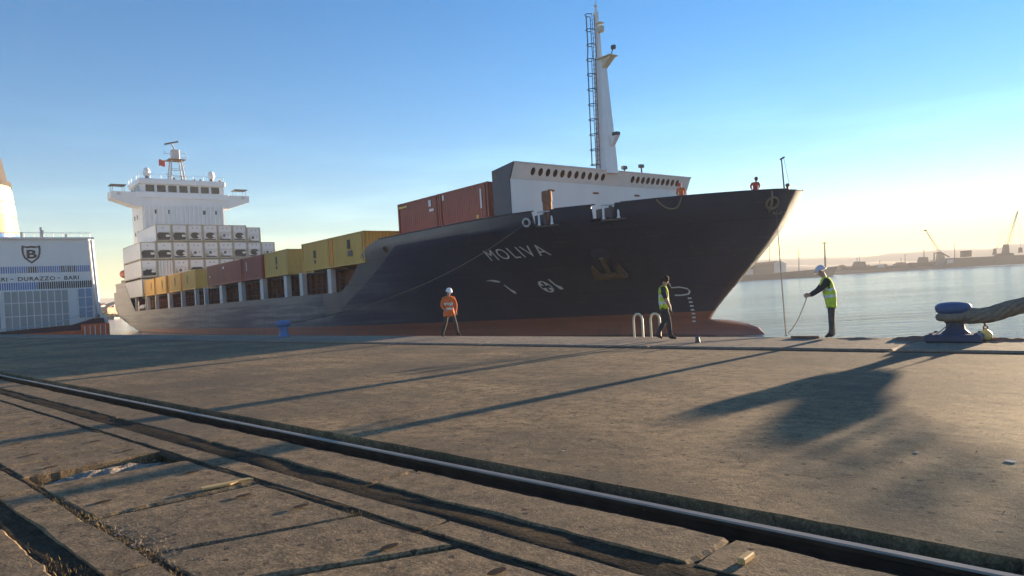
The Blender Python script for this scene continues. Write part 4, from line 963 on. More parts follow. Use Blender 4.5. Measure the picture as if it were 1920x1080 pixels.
# stern doors: frame, ribbed panels
def door(x0, x1, z0, z1, n, name, panes=None):
    d = MB().box((x0-.15, -.10, z0-.1), (x1+.15, -.03, z1+.15)).build(name, M['ferry_white'], ferry)
    for i in range(n):
        a = x0+(x1-x0)*i/n; b = x0+(x1-x0)*(i+1)/n
        MB().box((a+.05, -.16, z0), (b-.05, -.11, z1), 0, .02).build('door_panel', panes or M['ferry_door'], d)
        MB().box((a-.05, -.28, z0), (a+.05, -.11, z1)).build('door_rib', M['ferry_white'], d)
    for t in (.36, .70): MB().box((x0, -.24, z0+(z1-z0)*t-.05), (x1, -.17, z0+(z1-z0)*t+.05)).build('door_stringer', M['ferry_white'], d)
    return d
door(-10.8, -3.6, -.25, 4.85, 9, 'stern_door'); door(-12.6, -11.2, .1, 4.85, 2, 'stern_door')
M['door_blue'] = pm('door_blue_grey', (.30, .36, .46), .5, var=.1, scale=.5, col2=(.30, .30, .32), amt=.45)
door(-2.5, -.75, .95, 4.9, 2, 'side_door', M['door_blue'])
# ramp apron and belting low at the stern
MB().prism([(-14, -.4, -.35), (-3.4, -.4, .05), (-.9, -.4, .75), (.2, -.4, .75), (.4, -.4, -.1), (.4, -.4, -.7), (-14, -.4, -.75)], (0, -1.2, 0)).build('ramp_apron', M['oxide_deck'], ferry)
MB().box((-6.6, -1.75, -1.9), (-2.6, -.5, -.75), 0, .1).build('belting', M['ferry_red'], ferry)
MB().box((-2.55, -1.8, -2.3), (.85, -.45, .02), 0, .1).build('belting', M['ferry_red'], ferry)
for i in range(5): MB().box((-2.2+i*.62, -1.86, -1.6), (-2.1+i*.62, -1.79, -.2)).build('belting_stripe', M['print_white'], ferry)
MB().box((-14.5, -1.6, -2.6), (-6.65, -.45, -.6), 0, .1).build('belting', M['ferry_red'], ferry)
# funnel
fn = empty('funnel', None, parent=ferry)
def fun(z0, z1, s0, s1, name, mat):
    mb = MB(); rows = []
    for z, s_ in ((z0, s0), (z1, s1)): rows.append([(-10.4+s_*math.cos(2*math.pi*k/20)*1.0, 25+s_*1.7*math.sin(2*math.pi*k/20), z) for k in range(20)])
    mb.grid(rows, 0, True); n_ = len(mb.v); mb.f.append(tuple(range(n_-20, n_))); mb.m.append(0); return mb.build(name, mat, fn, True)
fun(11.6, 14.3, 4.1, 3.95, 'funnel_base', M['ferry_blue']); fun(14.3, 21.9, 3.95, 3.1, 'funnel_body', M['funnel_cream']); fun(21.9, 22.6, 3.2, 3.2, 'funnel_band', M['soot']); fun(22.6, 26.5, 2.75, 2.05, 'funnel_top', M['soot'])
for z in (17.2, 19.4):
    mb = MB(); mb.grid([[(-10.4+(4.02-(zz-14.3)*.112)*math.cos(a), 25+(4.02-(zz-14.3)*.112)*1.7*math.sin(a), zz) for a in [R(-75+i*8) for i in range(9)]] for zz in (z, z+1.9)]); mb.build('funnel_louvre', M['ferry_door'], fn)
# mooring line of the ferry and a dolphin block in the water beside it
a = FER @ Vector((-.9, -.5, 1.9)); b = UN(62, -1.0, .5)
tag(MB().tube(curve_pts(a, b, .5, 16), .06, 6).build('ferry_mooring_line', M['post'], None, True), 'pale mooring line slanting from the ferry stern down to the quay', 'rope')

# ================================================================== QUAY FURNITURE
def bollard(name, mat, matb, loc, rot, label, base=True, sc_=1.0):
    e = empty(name, Matrix.Translation(loc) @ Matrix.Rotation(rot, 4, 'Z') @ Matrix.Scale(sc_, 4), label, 'bollard', 'blue mooring bollards on the quay')
    if base:
        MB().box((-.52, -.40, 0), (.50, .40, .17), 0, .035).build('base_plate', matb, e)
        bl_ = MB().lathe([(.01, 0), (.035, 0), (.035, .03), (.01, .03)], (0, 0, 0), 6).mesh('bolt', M['dark_steel'])
        for x in (-.42, .4):
            for y in (-.3, .3): o = obj('bolt', bl_, e); o.location = (x, y, .17)
    z = .17 if base else 0
    MB().lathe([(.27, 0), (.25, .03), (.185, .09), (.17, .2), (.175, .33), (.20, .40)], (0, 0, z), 20).build('neck', mat if not base else matb, e, 'all')
    MB().lathe([(.17, .36), (.24, .40), (.325, .47), (.345, .55), (.33, .60), (.27, .645), (.12, .67), (.01, .675)], (-.02, 0, z), 24, 0, 1.0, .85).build('mushroom_head', mat, e, 'all')
    return e
bollard('mooring_bollard', M['bollard_blue'], M['bollard_base'], (9.39, 15.35, .035), R(-40), 'blue mushroom-headed bollard with a thick hawser round its neck')
bollard('mooring_bollard', M['bollard_blue2'], M['bollard_blue2'], (-10.75, 33.6, .035), R(-40), 'bright blue bollard at the quay edge by the ship midships', False, 1.12)
# thick hawser of several strands, running off to the right
def strand_rope(pts, R_, r, ns, turns, name, mat, label, parent=None):
    pts = [Vector(p) for p in pts]; e = empty(name, None, label, 'rope'); n = len(pts)
    for k in range(ns):
        q = []
        for i, p in enumerate(pts):
            t = (pts[min(i+1, n-1)]-pts[max(i-1, 0)]).normalized(); a = t.cross(Vector((0, 0, 1))).normalized(); b = a.cross(t)
            an_ = 2*math.pi*(k/ns+turns*i/n); q.append(p+(a*math.cos(an_)+b*math.sin(an_))*R_*(1+.05*math.sin(i*.7+k*2)))
        MB().tube(q, [max(.014, r-max(0, i-36)*.012) for i in range(n)], 8).build('strand', mat, e, 'all')  # strands thinned out of view so the hawser casts a weaker shadow
    return e
hp = [(9.25, 15.42, .58), (9.45, 15.22, .575), (9.65, 15.04, .575), (9.85, 14.87, .60), (10.06, 14.70, .70), (10.25, 14.53, .77), (10.5, 14.3, .82), (11.1, 13.77, .92), (12.4, 12.6, 1.12), (15.0, 10.3, 1.7), (19.5, 6.3, 2.9), (25, 1.4, 4.5)]
def resample(p, n):
    p = [Vector(x) for x in p]; out = []
    for i in range(n):
        t = i/(n-1)*(len(p)-1); k = min(int(t), len(p)-2); f_ = t-k
        p0, p1, p2, p3 = p[max(k-1, 0)], p[k], p[k+1], p[min(k+2, len(p)-1)]
        out.append(.5*((2*p1)+(p2-p0)*f_+(2*p0-5*p1+4*p2-p3)*f_*f_+(3*p1-p0-3*p2+p3)*f_**3))
    return out
hw = strand_rope(resample(hp, 70), .105, .062, 8, 1.6, 'mooring_hawser', M['rope'], 'thick brown hawser of several strands leaving the blue bollard to the right')
lp = [(9.37+.27*math.cos(R(a)), 15.35+.25*math.sin(R(a)), .56) for a in range(-80, 300, 20)]
MB().tube(lp, .085, 8).build('bollard_turn', M['rope'], hw, 'all')
fl2 = empty('mooring_float', Matrix.Translation((9.92, 15.18, .035)), 'small yellow float hanging beside the blue bollard', 'float')
MB().lathe([(.01, 0), (.07, .01), (.115, .06), (.125, .12), (.10, .18), (.05, .22), (.03, .26), (.01, .27)], (0, 0, 0), 14, 0, 1.0, 1.0).build('float_body', M['float_yellow'], fl2, 'all')
ring((0, 0, .27), (0, 1, 0), .045, .014, 'eyelet', M['rust'], fl2)
MB().tube([(0, 0, .3), (-.02, .02, .42), (-.05, .08, .52)], .018, 6).build('lanyard', M['rust'], fl2, True)
tag(MB().tube(curve_pts((9.2, 15.2, .45), (8.75, 15.45, .05), .03, 8), .010, 5).build('thin_line', M['rope'], None), 'thin line from the blue bollard neck down to the coping', 'rope')
# ladder stiles on the quay edge
ql = empty('quay_ladder', Matrix.Translation(UN(0, 0, 0)) , 'cream steel quay ladder with two hooped handrails standing above the edge', 'ladder')
lu = (Vector((4.05, 21.35, 0))-E0).dot(UD)
def LQ(u, d, z): return UN(lu+u, d, z)-E0
for u0 in (.27, -.31):
    c = [(u0-.15, -.18, .03), (u0-.15, -.18, .56), (u0-.12, -.18, .66), (u0-.05, -.18, .72), (u0+.05, -.18, .72), (u0+.12, -.18, .66), (u0+.15, -.18, .56), (u0+.15, -.18, .03)]
    MB().tube([LQ(*p) for p in c], .034, 8).build('hoop', M['cream'], ql, True)
for i in range(7): MB().tube([LQ(-.2, .06, -.2-.28*i), LQ(.2, .06, -.2-.28*i)], .02, 6).build('rung', M['cream'], ql)
for u in (-.2, .2): MB().tube([LQ(u, .06, .0), LQ(u, .06, -2.3)], .028, 6).build('stile', M['cream'], ql)
# lines: ship to quay, and the heaving line at the bow
p, n_ = hpt(94.1, 4.72, .1); a = SHIP @ p
tag(MB().tube(curve_pts(a, (-10.7, 33.7, .62), 1.0, 26), .03, 6).build('spring_line', M['rope_dark'], None, True), 'grey mooring rope slanting down across the dark hull to the quay', 'rope')
p, n_ = hpt(105.85, 4.3, .2); a = SHIP @ p; b = px(1474, 622, 18.9); b.z = .05
hl = curve_pts(a, b, .55, 28)
tag(MB().tube(hl, .022, 5).build('heaving_line', M['rope_dark'], None, True), 'thin heaving line hanging from the bow chock to the quay edge', 'rope')
# debris and small things along the edge
def heap(name, c, lx, ly, h, mat, label, cat, seed, ang):
    mb = MB(); rows = []; N = 26
    for k in range(7):
        t = k/6; rows.append([])
        for j in range(N):
            a = 2*math.pi*j/N; q = Vector((math.cos(a)*t, math.sin(a)*t, seed)); r = 1+.3*noise.noise(q*2.2)
            rows[-1].append((lx*t*r*math.cos(a), ly*t*r*math.sin(a), h*(1-t*t)*(.7+.8*noise.noise(q*4))-.01))
    mb.grid(rows, 0, True); o = mb.build(name, mat, None, 'all'); o.matrix_world = Matrix.Translation(c) @ Matrix.Rotation(ang, 4, 'Z'); return tag(o, label, cat)
heap('debris_heap', UN(-12.3, -.55, .035), .75, .30, .13, M['debris'], 'low rusty brown heap of sweepings between the man in yellow and the bollard', 'debris', 2.0, UANG)
heap('debris_heap', UN(-10.9, -.35, .035), .55, .22, .05, M['debris'], 'flat earthy patch of sweepings right beside the man in yellow', 'debris', 5.0, UANG)
heap('debris_heap', UN(-13.8, -.5, .035), .6, .2, .07, M['debris'], 'small pale heap of earth just left of the bollard base', 'debris', 8.0, UANG)
tag(MB().lathe([(.01, 0), (.07, 0), (.06, .05), (.05, .13), (.09, .15), (.02, .17)], UN(-7.35, -1.6, .035), 8).build('mooring_pin', M['dark_steel'], None, True), 'tiny dark iron pin standing on the coping near the ship stem', 'pin')
tag(MB().box((-.35, -.07, 0), (.35, .07, .06), 0, .02, Matrix.Translation(UN(-9.6, -.25, .035)) @ Matrix.Rotation(UANG, 4, 'Z')).build('timber_baulk', M['debris'], None), 'short brown timber baulk on the quay edge in front of the bulb', 'timber')
# foreground litter
def splinter():
    mb = MB(); pts = [RM(5.72, 1.92, .012), RM(5.70, 1.80, .012), RM(5.67, 1.68, .012), RM(5.69, 1.58, .012), RM(5.66, 1.46, .012), RM(5.74, 1.47, .012), RM(5.76, 1.60, .012), RM(5.78, 1.72, .012), RM(5.80, 1.84, .012), RM(5.80, 1.90, .012)]
    mb.prism(pts, (0, 0, .018)); return mb.build('wood_splinter', M['wood'], None)
tag(splinter(), 'pale yellow wood splinter lying on a foreground slab', 'wood')
tag(MB().box((-.075, -.025, 0), (.075, .025, .04), 0, .008, Matrix.Translation(RM(1.10, .62, 0)) @ Matrix.Rotation(R(48), 4, 'Z')).build('wood_block', M['wood'], None), 'small pale wood block lying by the rail at the bottom right', 'wood')
def scrap(c, r, seed, label):
    mb = MB(); N = 8; mb.prism([(c.x+r*(.6+.5*noise.noise(Vector((i, seed, 0))))*math.cos(2*math.pi*i/N), c.y+r*1.6*(.6+.5*noise.noise(Vector((i, seed, 3))))*math.sin(2*math.pi*i/N), c.z) for i in range(N)], (0, 0, .003))
    return tag(mb.build('paper_scrap', M['litter'], None), label, 'litter')
def gpt(x, y):
    d = px(x, y, 1)-Vector((0, 0, 1.7)); k = -1.7/d.z; return Vector((d.x*k, d.y*k, .004))
scrap(gpt(1895, 866), .06, 1.3, 'flat pale scrap near the right edge of the quay deck')
scrap(gpt(1719, 849), .03, 2.9, 'tiny white scrap on the deck left of the flat pale scrap')
scrap(gpt(1056, 846), .025, 4.1, 'tiny white scrap in the middle of the deck above the rail')
scrap(RM(6.6, 1.0, -.10), .05, 6.3, 'pale scrap lying in the dark groove beside the rail')
# gravel, grit and dry weeds in the joints
def stones():
    rs = random.Random(11); mb = MB()
    def stone(p, r):
        n = len(mb.v); j = lambda: rs.uniform(.6, 1.25)
        mb.v += [tuple(p+Vector(d)*r*j()) for d in ((1, 0, 0), (-1, 0, 0), (0, 1, 0), (0, -1, 0), (0, 0, .7), (0, 0, -.5))]
        mb.f += [(n+a, n+b, n+c) for a, b, c in ((0, 2, 4), (2, 1, 4), (1, 3, 4), (3, 0, 4), (2, 0, 5), (1, 2, 5), (3, 1, 5), (0, 3, 5))]; mb.m += [0]*8
    for _ in range(1500): stone(RM(rs.uniform(-.5, 16), rs.choice([rs.gauss(.98, .08), rs.gauss(1.41, .03), rs.gauss(2.85, .03), rs.gauss(3.28, .05)]), -.145+rs.random()*.02), rs.uniform(.006, .022))
    for _ in range(1100): stone(RM(rs.gauss(7.80, .13), rs.uniform(1.5, 2.85), -.13+.03*rs.random()), rs.uniform(.006, .03))
    for _ in range(500): stone(RM(rs.gauss(5.0, .5), rs.gauss(2.78, .12), -.012+.012*rs.random()), rs.uniform(.004, .013))
    for _ in range(60):
        g_ = gpt(rs.uniform(600, 1920), rs.uniform(690, 1000)); stone(Vector((g_.x, g_.y, .002)), rs.uniform(.003, .009))
    return mb.build('gravel', M['gravel'], None)
tag(stones(), 'loose grit and small stones along the slab joints', 'gravel', None, 'stuff')
M['rubble'] = pm('rubble', (.34, .27, .20), .95, var=.4, scale=16, col2=(.16, .13, .10), amt=.5, bmp=.9, bscale=40, bdist=.03)
heap('rubble_fill', RM(7.80, 2.15, -.12), .23, .76, .13, M['rubble'], 'pale crumbled rubble filling the wide gap between two foreground slabs', 'rubble', 3.0, RANG)
def weeds():
    rs = random.Random(5); mb = MB()
    for _ in range(1600):
        k = rs.random()
        if k < .5: p = RM(rs.gauss(5.3, .9), rs.gauss(2.84, .04), -.05)
        elif k < .75: p = RM(rs.gauss(3.9, .12), rs.gauss(1.5, .08), -.06)
        elif k < .9: p = RM(rs.gauss(4.7, .3), rs.gauss(3.33, .05), -.05)
        else: p = RM(rs.uniform(1, 10), rs.gauss(1.42, .03), -.08)
        a = rs.uniform(0, 6.28); h = rs.uniform(.03, .085); w_ = .004; d = Vector((math.cos(a), math.sin(a), 0)); t = d.cross(Vector((0, 0, 1)))
        b = p+d*h*rs.uniform(.1, .8)+Vector((0, 0, h)); mb.quad([p-t*w_, p+t*w_, b])
    return mb.build('dry_weeds', M['weeds'], None)
tag(weeds(), 'dry yellow weeds along the kerb beam', 'weeds', None, 'stuff')
# ================================================================== FAR SIDE OF THE BASIN
def far(name, label, cat, base, group=None): return empty(name, Matrix.Translation(base), label, cat, group)
def rel(o, x, y, Y): return px(x, y, Y)-o.matrix_world.translation
def extr(o, pts, Y, depth, name, mat):      # silhouette surveyed at distance Y, given its real depth
    poly = [rel(o, x, y, Y) for x, y in pts]; return MB().prism(poly, (depth*.25, depth, 0)).build(name, mat, o)
# cargo ship across the basin
Y = 440; cs = far('cargo_ship', 'grey coaster moored across the basin with a tall foremast at its bow', 'ship', Vector((px(1470, 520, Y).x, Y, WATER)))
extr(cs, [(1375, 530), (1560, 520), (1572, 499), (1545, 502), (1530, 505), (1440, 513), (1380, 517)], Y, 11, 'hull', M['far_grey'])
extr(cs, [(1384, 517), (1412, 515), (1412, 505), (1384, 507)], Y, 9, 'deckhouse', M['far_white'])
extr(cs, [(1390, 507), (1402, 506), (1402, 494), (1390, 495)], Y+2, 6, 'bridge', M['far_white'])
MB().tube([rel(cs, 1547.5, 503, Y+5), rel(cs, 1546, 454, Y+5)], [.6, .35], 6).build('foremast', M['far_grey'], cs)
MB().tube([rel(cs, 1542, 456, Y+5), rel(cs, 1550, 455.5, Y+5)], .3, 5).build('mast_yard', M['far_grey'], cs)
MB().tube([rel(cs, 1498, 508, Y+5), rel(cs, 1498, 468, Y+5)], [.3, .2], 5).build('mast', M['far_grey'], cs)
# warehouse
Y = 500; wh = far('warehouse', 'long pale warehouse with pitched roof behind the coaster', 'building', Vector((px(1430, 515, Y).x, Y, WATER+1.5)))
extr(wh, [(1394, 516), (1470, 512), (1470, 496), (1394, 499)], Y, 26, 'wall', M['far_grey'])
extr(wh, [(1392, 499), (1472, 495), (1460, 489), (1396, 494)], Y-.5, 27, 'roof', M['far_roof'])
extr(wh, [(1452, 513), (1474, 512), (1474, 494), (1463, 489), (1452, 493)], Y-1, 3, 'gable', M['far_white'])
# boats and tugs along the far shore
def tug(x, y, w_, h_, Y, label, house=.5):
    t = far('tug_boat', label, 'boat', Vector((px(x, y, Y).x, Y, WATER)), 'boats along the far shore')
    extr(t, [(x-w_/2, y), (x+w_/2, y-w_*.02), (x+w_*.56, y-h_*.45), (x+w_*.3, y-h_*.36), (x-w_*.52, y-h_*.32)], Y, 6, 'hull', M['far_dark'])
    extr(t, [(x-w_*.2, y-h_*.33), (x+w_*.2, y-h_*.34), (x+w_*.17, y-h_*.75), (x-w_*.14, y-h_*.75)], Y+1, 4, 'wheelhouse', M['far_grey'] if house < .6 else M['far_white'])
    MB().tube([rel(t, x, y-h_*.7, Y+2), rel(t, x-1, y-h_*1.35, Y+2)], .16, 5).build('mast', M['far_grey'], t)
tug(1612, 507, 62, 22, 520, 'dark tug with small wheelhouse just right of the coaster bow'); tug(1650, 506, 44, 13, 540, 'low work boat right of the dark tug', .7)
tug(1690, 503, 52, 15, 545, 'low flat boat in the middle of the far shore'); tug(1732, 500, 48, 24, 545, 'boxy work boat left of the dredger')
# low stone mole behind the boats, given as a thing
ml = far('stone_mole', 'long low stone mole behind the far boats', 'breakwater', Vector((px(1690, 500, 575).x, 575, WATER)))
mb = MB(); rows = []
pts = [px(1560+i*12, 508-i*.72, 575+i*1.5) for i in range(22)]
for k, (dz, dy) in enumerate(((0, 0), (2.2, 1.5), (4.0, 3), (3.6, 6), (0, 9))): rows.append([(p.x-ml.location.x, p.y+dy-ml.location.y, dz*(1+.25*noise.noise(Vector((p.x*.08, k, 2))))) for p in pts])
mb.grid(rows); mb.build('rubble_face', M['far_grey'], ml)
# dredger barge with crane
Y = 520; db = far('dredger', 'long brown dredger barge with crane at the right edge across the water', 'ship', Vector((px(1850, 495, Y).x, Y, WATER)))
extr(db, [(1764, 503), (1990, 491), (1995, 471), (1930, 477), (1856, 481), (1778, 484), (1772, 490)], Y, 18, 'hull', M['far_grey'])
extr(db, [(1808, 482), (1822, 481), (1822, 469), (1808, 470)], Y+2, 8, 'deckhouse', M['far_dark'])
extr(db, [(1776, 494), (1788, 493), (1788, 486), (1776, 487)], Y-.6, 2, 'bow_house', M['far_white'])
MB().tube([rel(db, 1780, 482, Y+4), rel(db, 1763, 473, Y+4), rel(db, 1751.5, 475, Y+4), rel(db, 1751.5, 488, Y+4)], .5, 6).build('gantry', M['far_dark'], db)
MB().tube([rel(db, 1790, 484, Y+4), rel(db, 1790, 455, Y+4)], [.3, .15], 5).build('mast', M['far_grey'], db)
extr(db, [(1872, 480), (1902, 478.5), (1900, 474), (1874, 475)], Y+3, 8, 'crane_base', M['far_dark'])
extr(db, [(1883, 475), (1893, 474.5), (1892, 458), (1886, 458)], Y+4, 5, 'crane_cab', M['far_dark'])
def boom(o, a, b, Y, w0, name, mat):
    A, B = rel(o, *a, Y), rel(o, *b, Y); e = empty(name, None, parent=o); d = (B-A); L_ = d.length; d.normalize(); s_ = d.cross(Vector((0, 1, 0))).normalized(); n = 14
    for sg in (-1, 1):
        for yy in (-.5, .5): MB().tube([A+s_*sg*w0*.5+Vector((0, yy*w0, 0)), B+s_*sg*.15], .14, 4).build('chord', mat, e)
    for i in range(n):
        t0, t1 = i/n, (i+1)/n; w_ = lambda t: w0*.5*(1-t)+.15*t; sg = 1 if i % 2 else -1
        MB().tube([A+d*L_*t0+s_*sg*w_(t0), A+d*L_*t1-s_*sg*w_(t1)], .10, 4).build('lacing', mat, e)
boom(db, (1889, 460), (1909, 394), Y+5, 2.4, 'crane_boom', M['far_dark'])
for a, b in (((1909, 394), (1867, 470)), ((1880, 432), (1866, 472)), ((1909, 396), (1914, 466))): MB().tube([rel(db, *a, Y+5), rel(db, *b, Y+5)], .10, 4).build('stay_wire', M['far_dark'], db)
extr(db, [(1862, 478), (1869, 477), (1868, 466), (1865, 466)], Y+4, 2, 'winch_frame', M['far_dark'])
extr(db, [(1911, 474), (1918, 473), (1917, 464), (1912, 464)], Y+4, 2, 'hook_block', M['far_dark'])
# second crane standing behind the boats
Y = 600; c2 = far('harbour_crane', 'slim pale harbour crane with raised jib behind the work boat', 'crane', Vector((px(1768, 498, Y).x, Y, WATER)))
extr(c2, [(1757, 497), (1774, 496), (1770, 474), (1760, 474)], Y, 5, 'tower', M['far_grey'])
boom(c2, (1764, 476), (1735, 431), Y+2, 2.0, 'jib', M['far_grey'])
MB().box((-.9, -.9, -.7), (.9, .9, .7), 0, .2, Matrix.Translation(rel(c2, 1735, 432, Y+2))).build('jib_head', M['far_dark'], c2)
for i, (x, y0, y1, Yp) in enumerate(((1443, 512, 425, 540), (1607, 500, 484, 560), (1733, 490, 470, 590), (1697, 497, 478, 590))):
    e = far('light_pole', ['thin tall light pole rising beside the dark stem', 'short thin pole above the dark tug', 'thin pole left of the harbour crane', 'thin pole above the flat boat on the far shore'][i], 'pole', Vector((px(x, y0, Yp).x, Yp, WATER+1)), 'poles on the far shore')
    MB().tube([rel(e, x, y0, Yp), rel(e, x, y1, Yp)], [.28, .16], 6).build('shaft', M['far_grey'], e); MB().tube([rel(e, x-2, y1, Yp), rel(e, x+2, y1, Yp)], .2, 5).build('lamp_arm', M['far_grey'], e)
# town seen between the ferry and the stern of the container ship
for i, (x0, x1, yt, yb, Yb, mt, lb) in enumerate(((189, 201, 573, 600, 345, 'far_brick', 'low salmon building right against the ferry edge'), (199, 214, 566, 600, 365, 'far_white', 'taller cream building between the ferry and the ship stern'), (207, 222, 571, 600, 380, 'far_brick', 'orange brick building just behind the ship stern'), (160, 189, 569, 600, 380, 'far_white', 'cream building half hidden by the ferry'))):
    e = far('town_building', lb, 'building', Vector((px((x0+x1)/2, 598, Yb).x, Yb, WATER+1)), 'town buildings on the far shore')
    a, b = rel(e, x0, yb, Yb), rel(e, x1, yt+4, Yb); MB().box((a.x, 0, a.z), (b.x, 12, b.z)).build('wall', M[mt], e)
    MB().prism([(a.x-.4, -.4, b.z), (b.x+.4, -.4, b.z), (b.x-.4, 6, b.z+1.2), (a.x+.4, 6, b.z+1.2)], (0, 0, -.3)).build('roof', M['far_roof'], e)
    for k in range(3):
        for j in range(2):
            u = a.x+(b.x-a.x)*(k+.5)/3; zz = b.z-1.6-j*2.6; MB().box((u-.4, -.06, zz-.6), (u+.4, .05, zz+.6)).build('window', M['glass'], e)
def bush(x, y, Yb, w_, h_, label):
    rs = random.Random(int(x)); e = far('shore_tree', label, 'tree', Vector((px(x, y, Yb).x, Yb, WATER+1)), 'trees on the town shore'); mb = MB()
    b0 = rel(e, x, y, Yb)
    for _ in range(420):
        d = Vector((rs.gauss(0, .36)*w_, rs.gauss(0, .3)*w_, h_*(.45+.55*rs.random())*(1-abs(rs.gauss(0, .2))))); r = rs.uniform(.2, .5); n = Vector((rs.uniform(-1, 1), rs.uniform(-1, 1), rs.uniform(-1, 1))).normalized(); t = n.orthogonal().normalized(); q = n.cross(t)
        mb.quad([b0+d+t*r, b0+d+q*r, b0+d-t*r, b0+d-q*r])
    mb.build('crown', M['far_tree'], e); MB().tube([b0+Vector((0, 0, -1.5)), b0+Vector((0, 0, h_*.6))], [.25, .12], 6).build('trunk', M['far_dark'], e)
bush(193, 603, 320, 3.0, 4.2, 'dark shrub on the shore at the ferry corner'); bush(206, 604, 322, 4.0, 3.6, 'broad dark shrub on the shore left of the ship stern'); bush(216, 604, 325, 3.6, 4.0, 'dark shrub touching the ship stern outline')
mbx = far('moored_barge', 'small grey barge moored in the gap by the ship stern', 'boat', Vector((px(208, 607, 290).x, 290, WATER)))
extr(mbx, [(196, 608), (218, 607), (220, 600), (196, 601)], 290, 5, 'hull', M['far_grey']); extr(mbx, [(203, 601), (214, 600), (214, 595), (203, 596)], 291, 3, 'cabin', M['navy'])

rs5 = random.Random(21)
for i in range(14):
    x = 1585+i*24+rs5.uniform(-6, 6); Yb = 600+i*3; yb = 506-i*1.45; w_ = rs5.uniform(5, 13); h_ = rs5.uniform(4, 9)
    mt5 = rs5.choice(['far_grey', 'far_white', 'far_dark', 'far_brick']); e = far('quay_shed', 'small %s shed, %s from the left in the row on the far shore' % ({'far_grey': 'grey', 'far_white': 'pale', 'far_dark': 'dark', 'far_brick': 'brick'}[mt5], ['first', 'second', 'third', 'fourth', 'fifth', 'sixth', 'seventh', 'eighth', 'ninth', 'tenth', 'eleventh', 'twelfth', 'thirteenth', 'last'][i]), 'shed', Vector((px(x, yb, Yb).x, Yb, WATER+2)), 'sheds on the far shore')
    a, b = rel(e, x-w_/2, yb, Yb), rel(e, x+w_/2, yb-h_, Yb)
    MB().box((a.x, 0, -1), (b.x, 6, b.z)).build('wall', M[mt5], e)
    MB().prism([(a.x-.2, -.2, b.z), (b.x+.2, -.2, b.z), ((a.x+b.x)/2, -.2, b.z+rs5.uniform(.4, 1.4))], (0, 6.4, 0)).build('roof', M['far_roof'], e)
# ================================================================== PEOPLE
def pmat(name, c, **k): return pm('cloth_'+name, c, .9, var=.3, scale=7, bmp=.9, bscale=9, bdist=.05, **k)
PM = {'skin': pm('skin', (.42, .25, .17), .6, var=.06, scale=6), 'dark': pmat('dark', (.035, .035, .042)), 'trouser': pmat('trouser', (.05, .05, .055)), 'grey': pmat('grey', (.085, .08, .078)),
      'shoe': pmat('shoe', (.02, .018, .018)), 'orange': pmat('orange', (.75, .17, .04)), 'hiviz': pmat('hiviz', (.55, .66, .06)), 'reflect': pmat('reflective', (.70, .70, .66)), 'white': pm('helmet_white', (.80, .80, .80), .35, var=.03),
      'helm_red': pm('helmet_red', (.55, .05, .03), .4, var=.05), 'hair': pmat('hair', (.05, .03, .02)), 'lilac': pm('helmet_lilac', (.62, .58, .62), .4, var=.04), 'red': pmat('red', (.50, .07, .05)), 'boiler': pmat('boiler', (.62, .16, .06))}
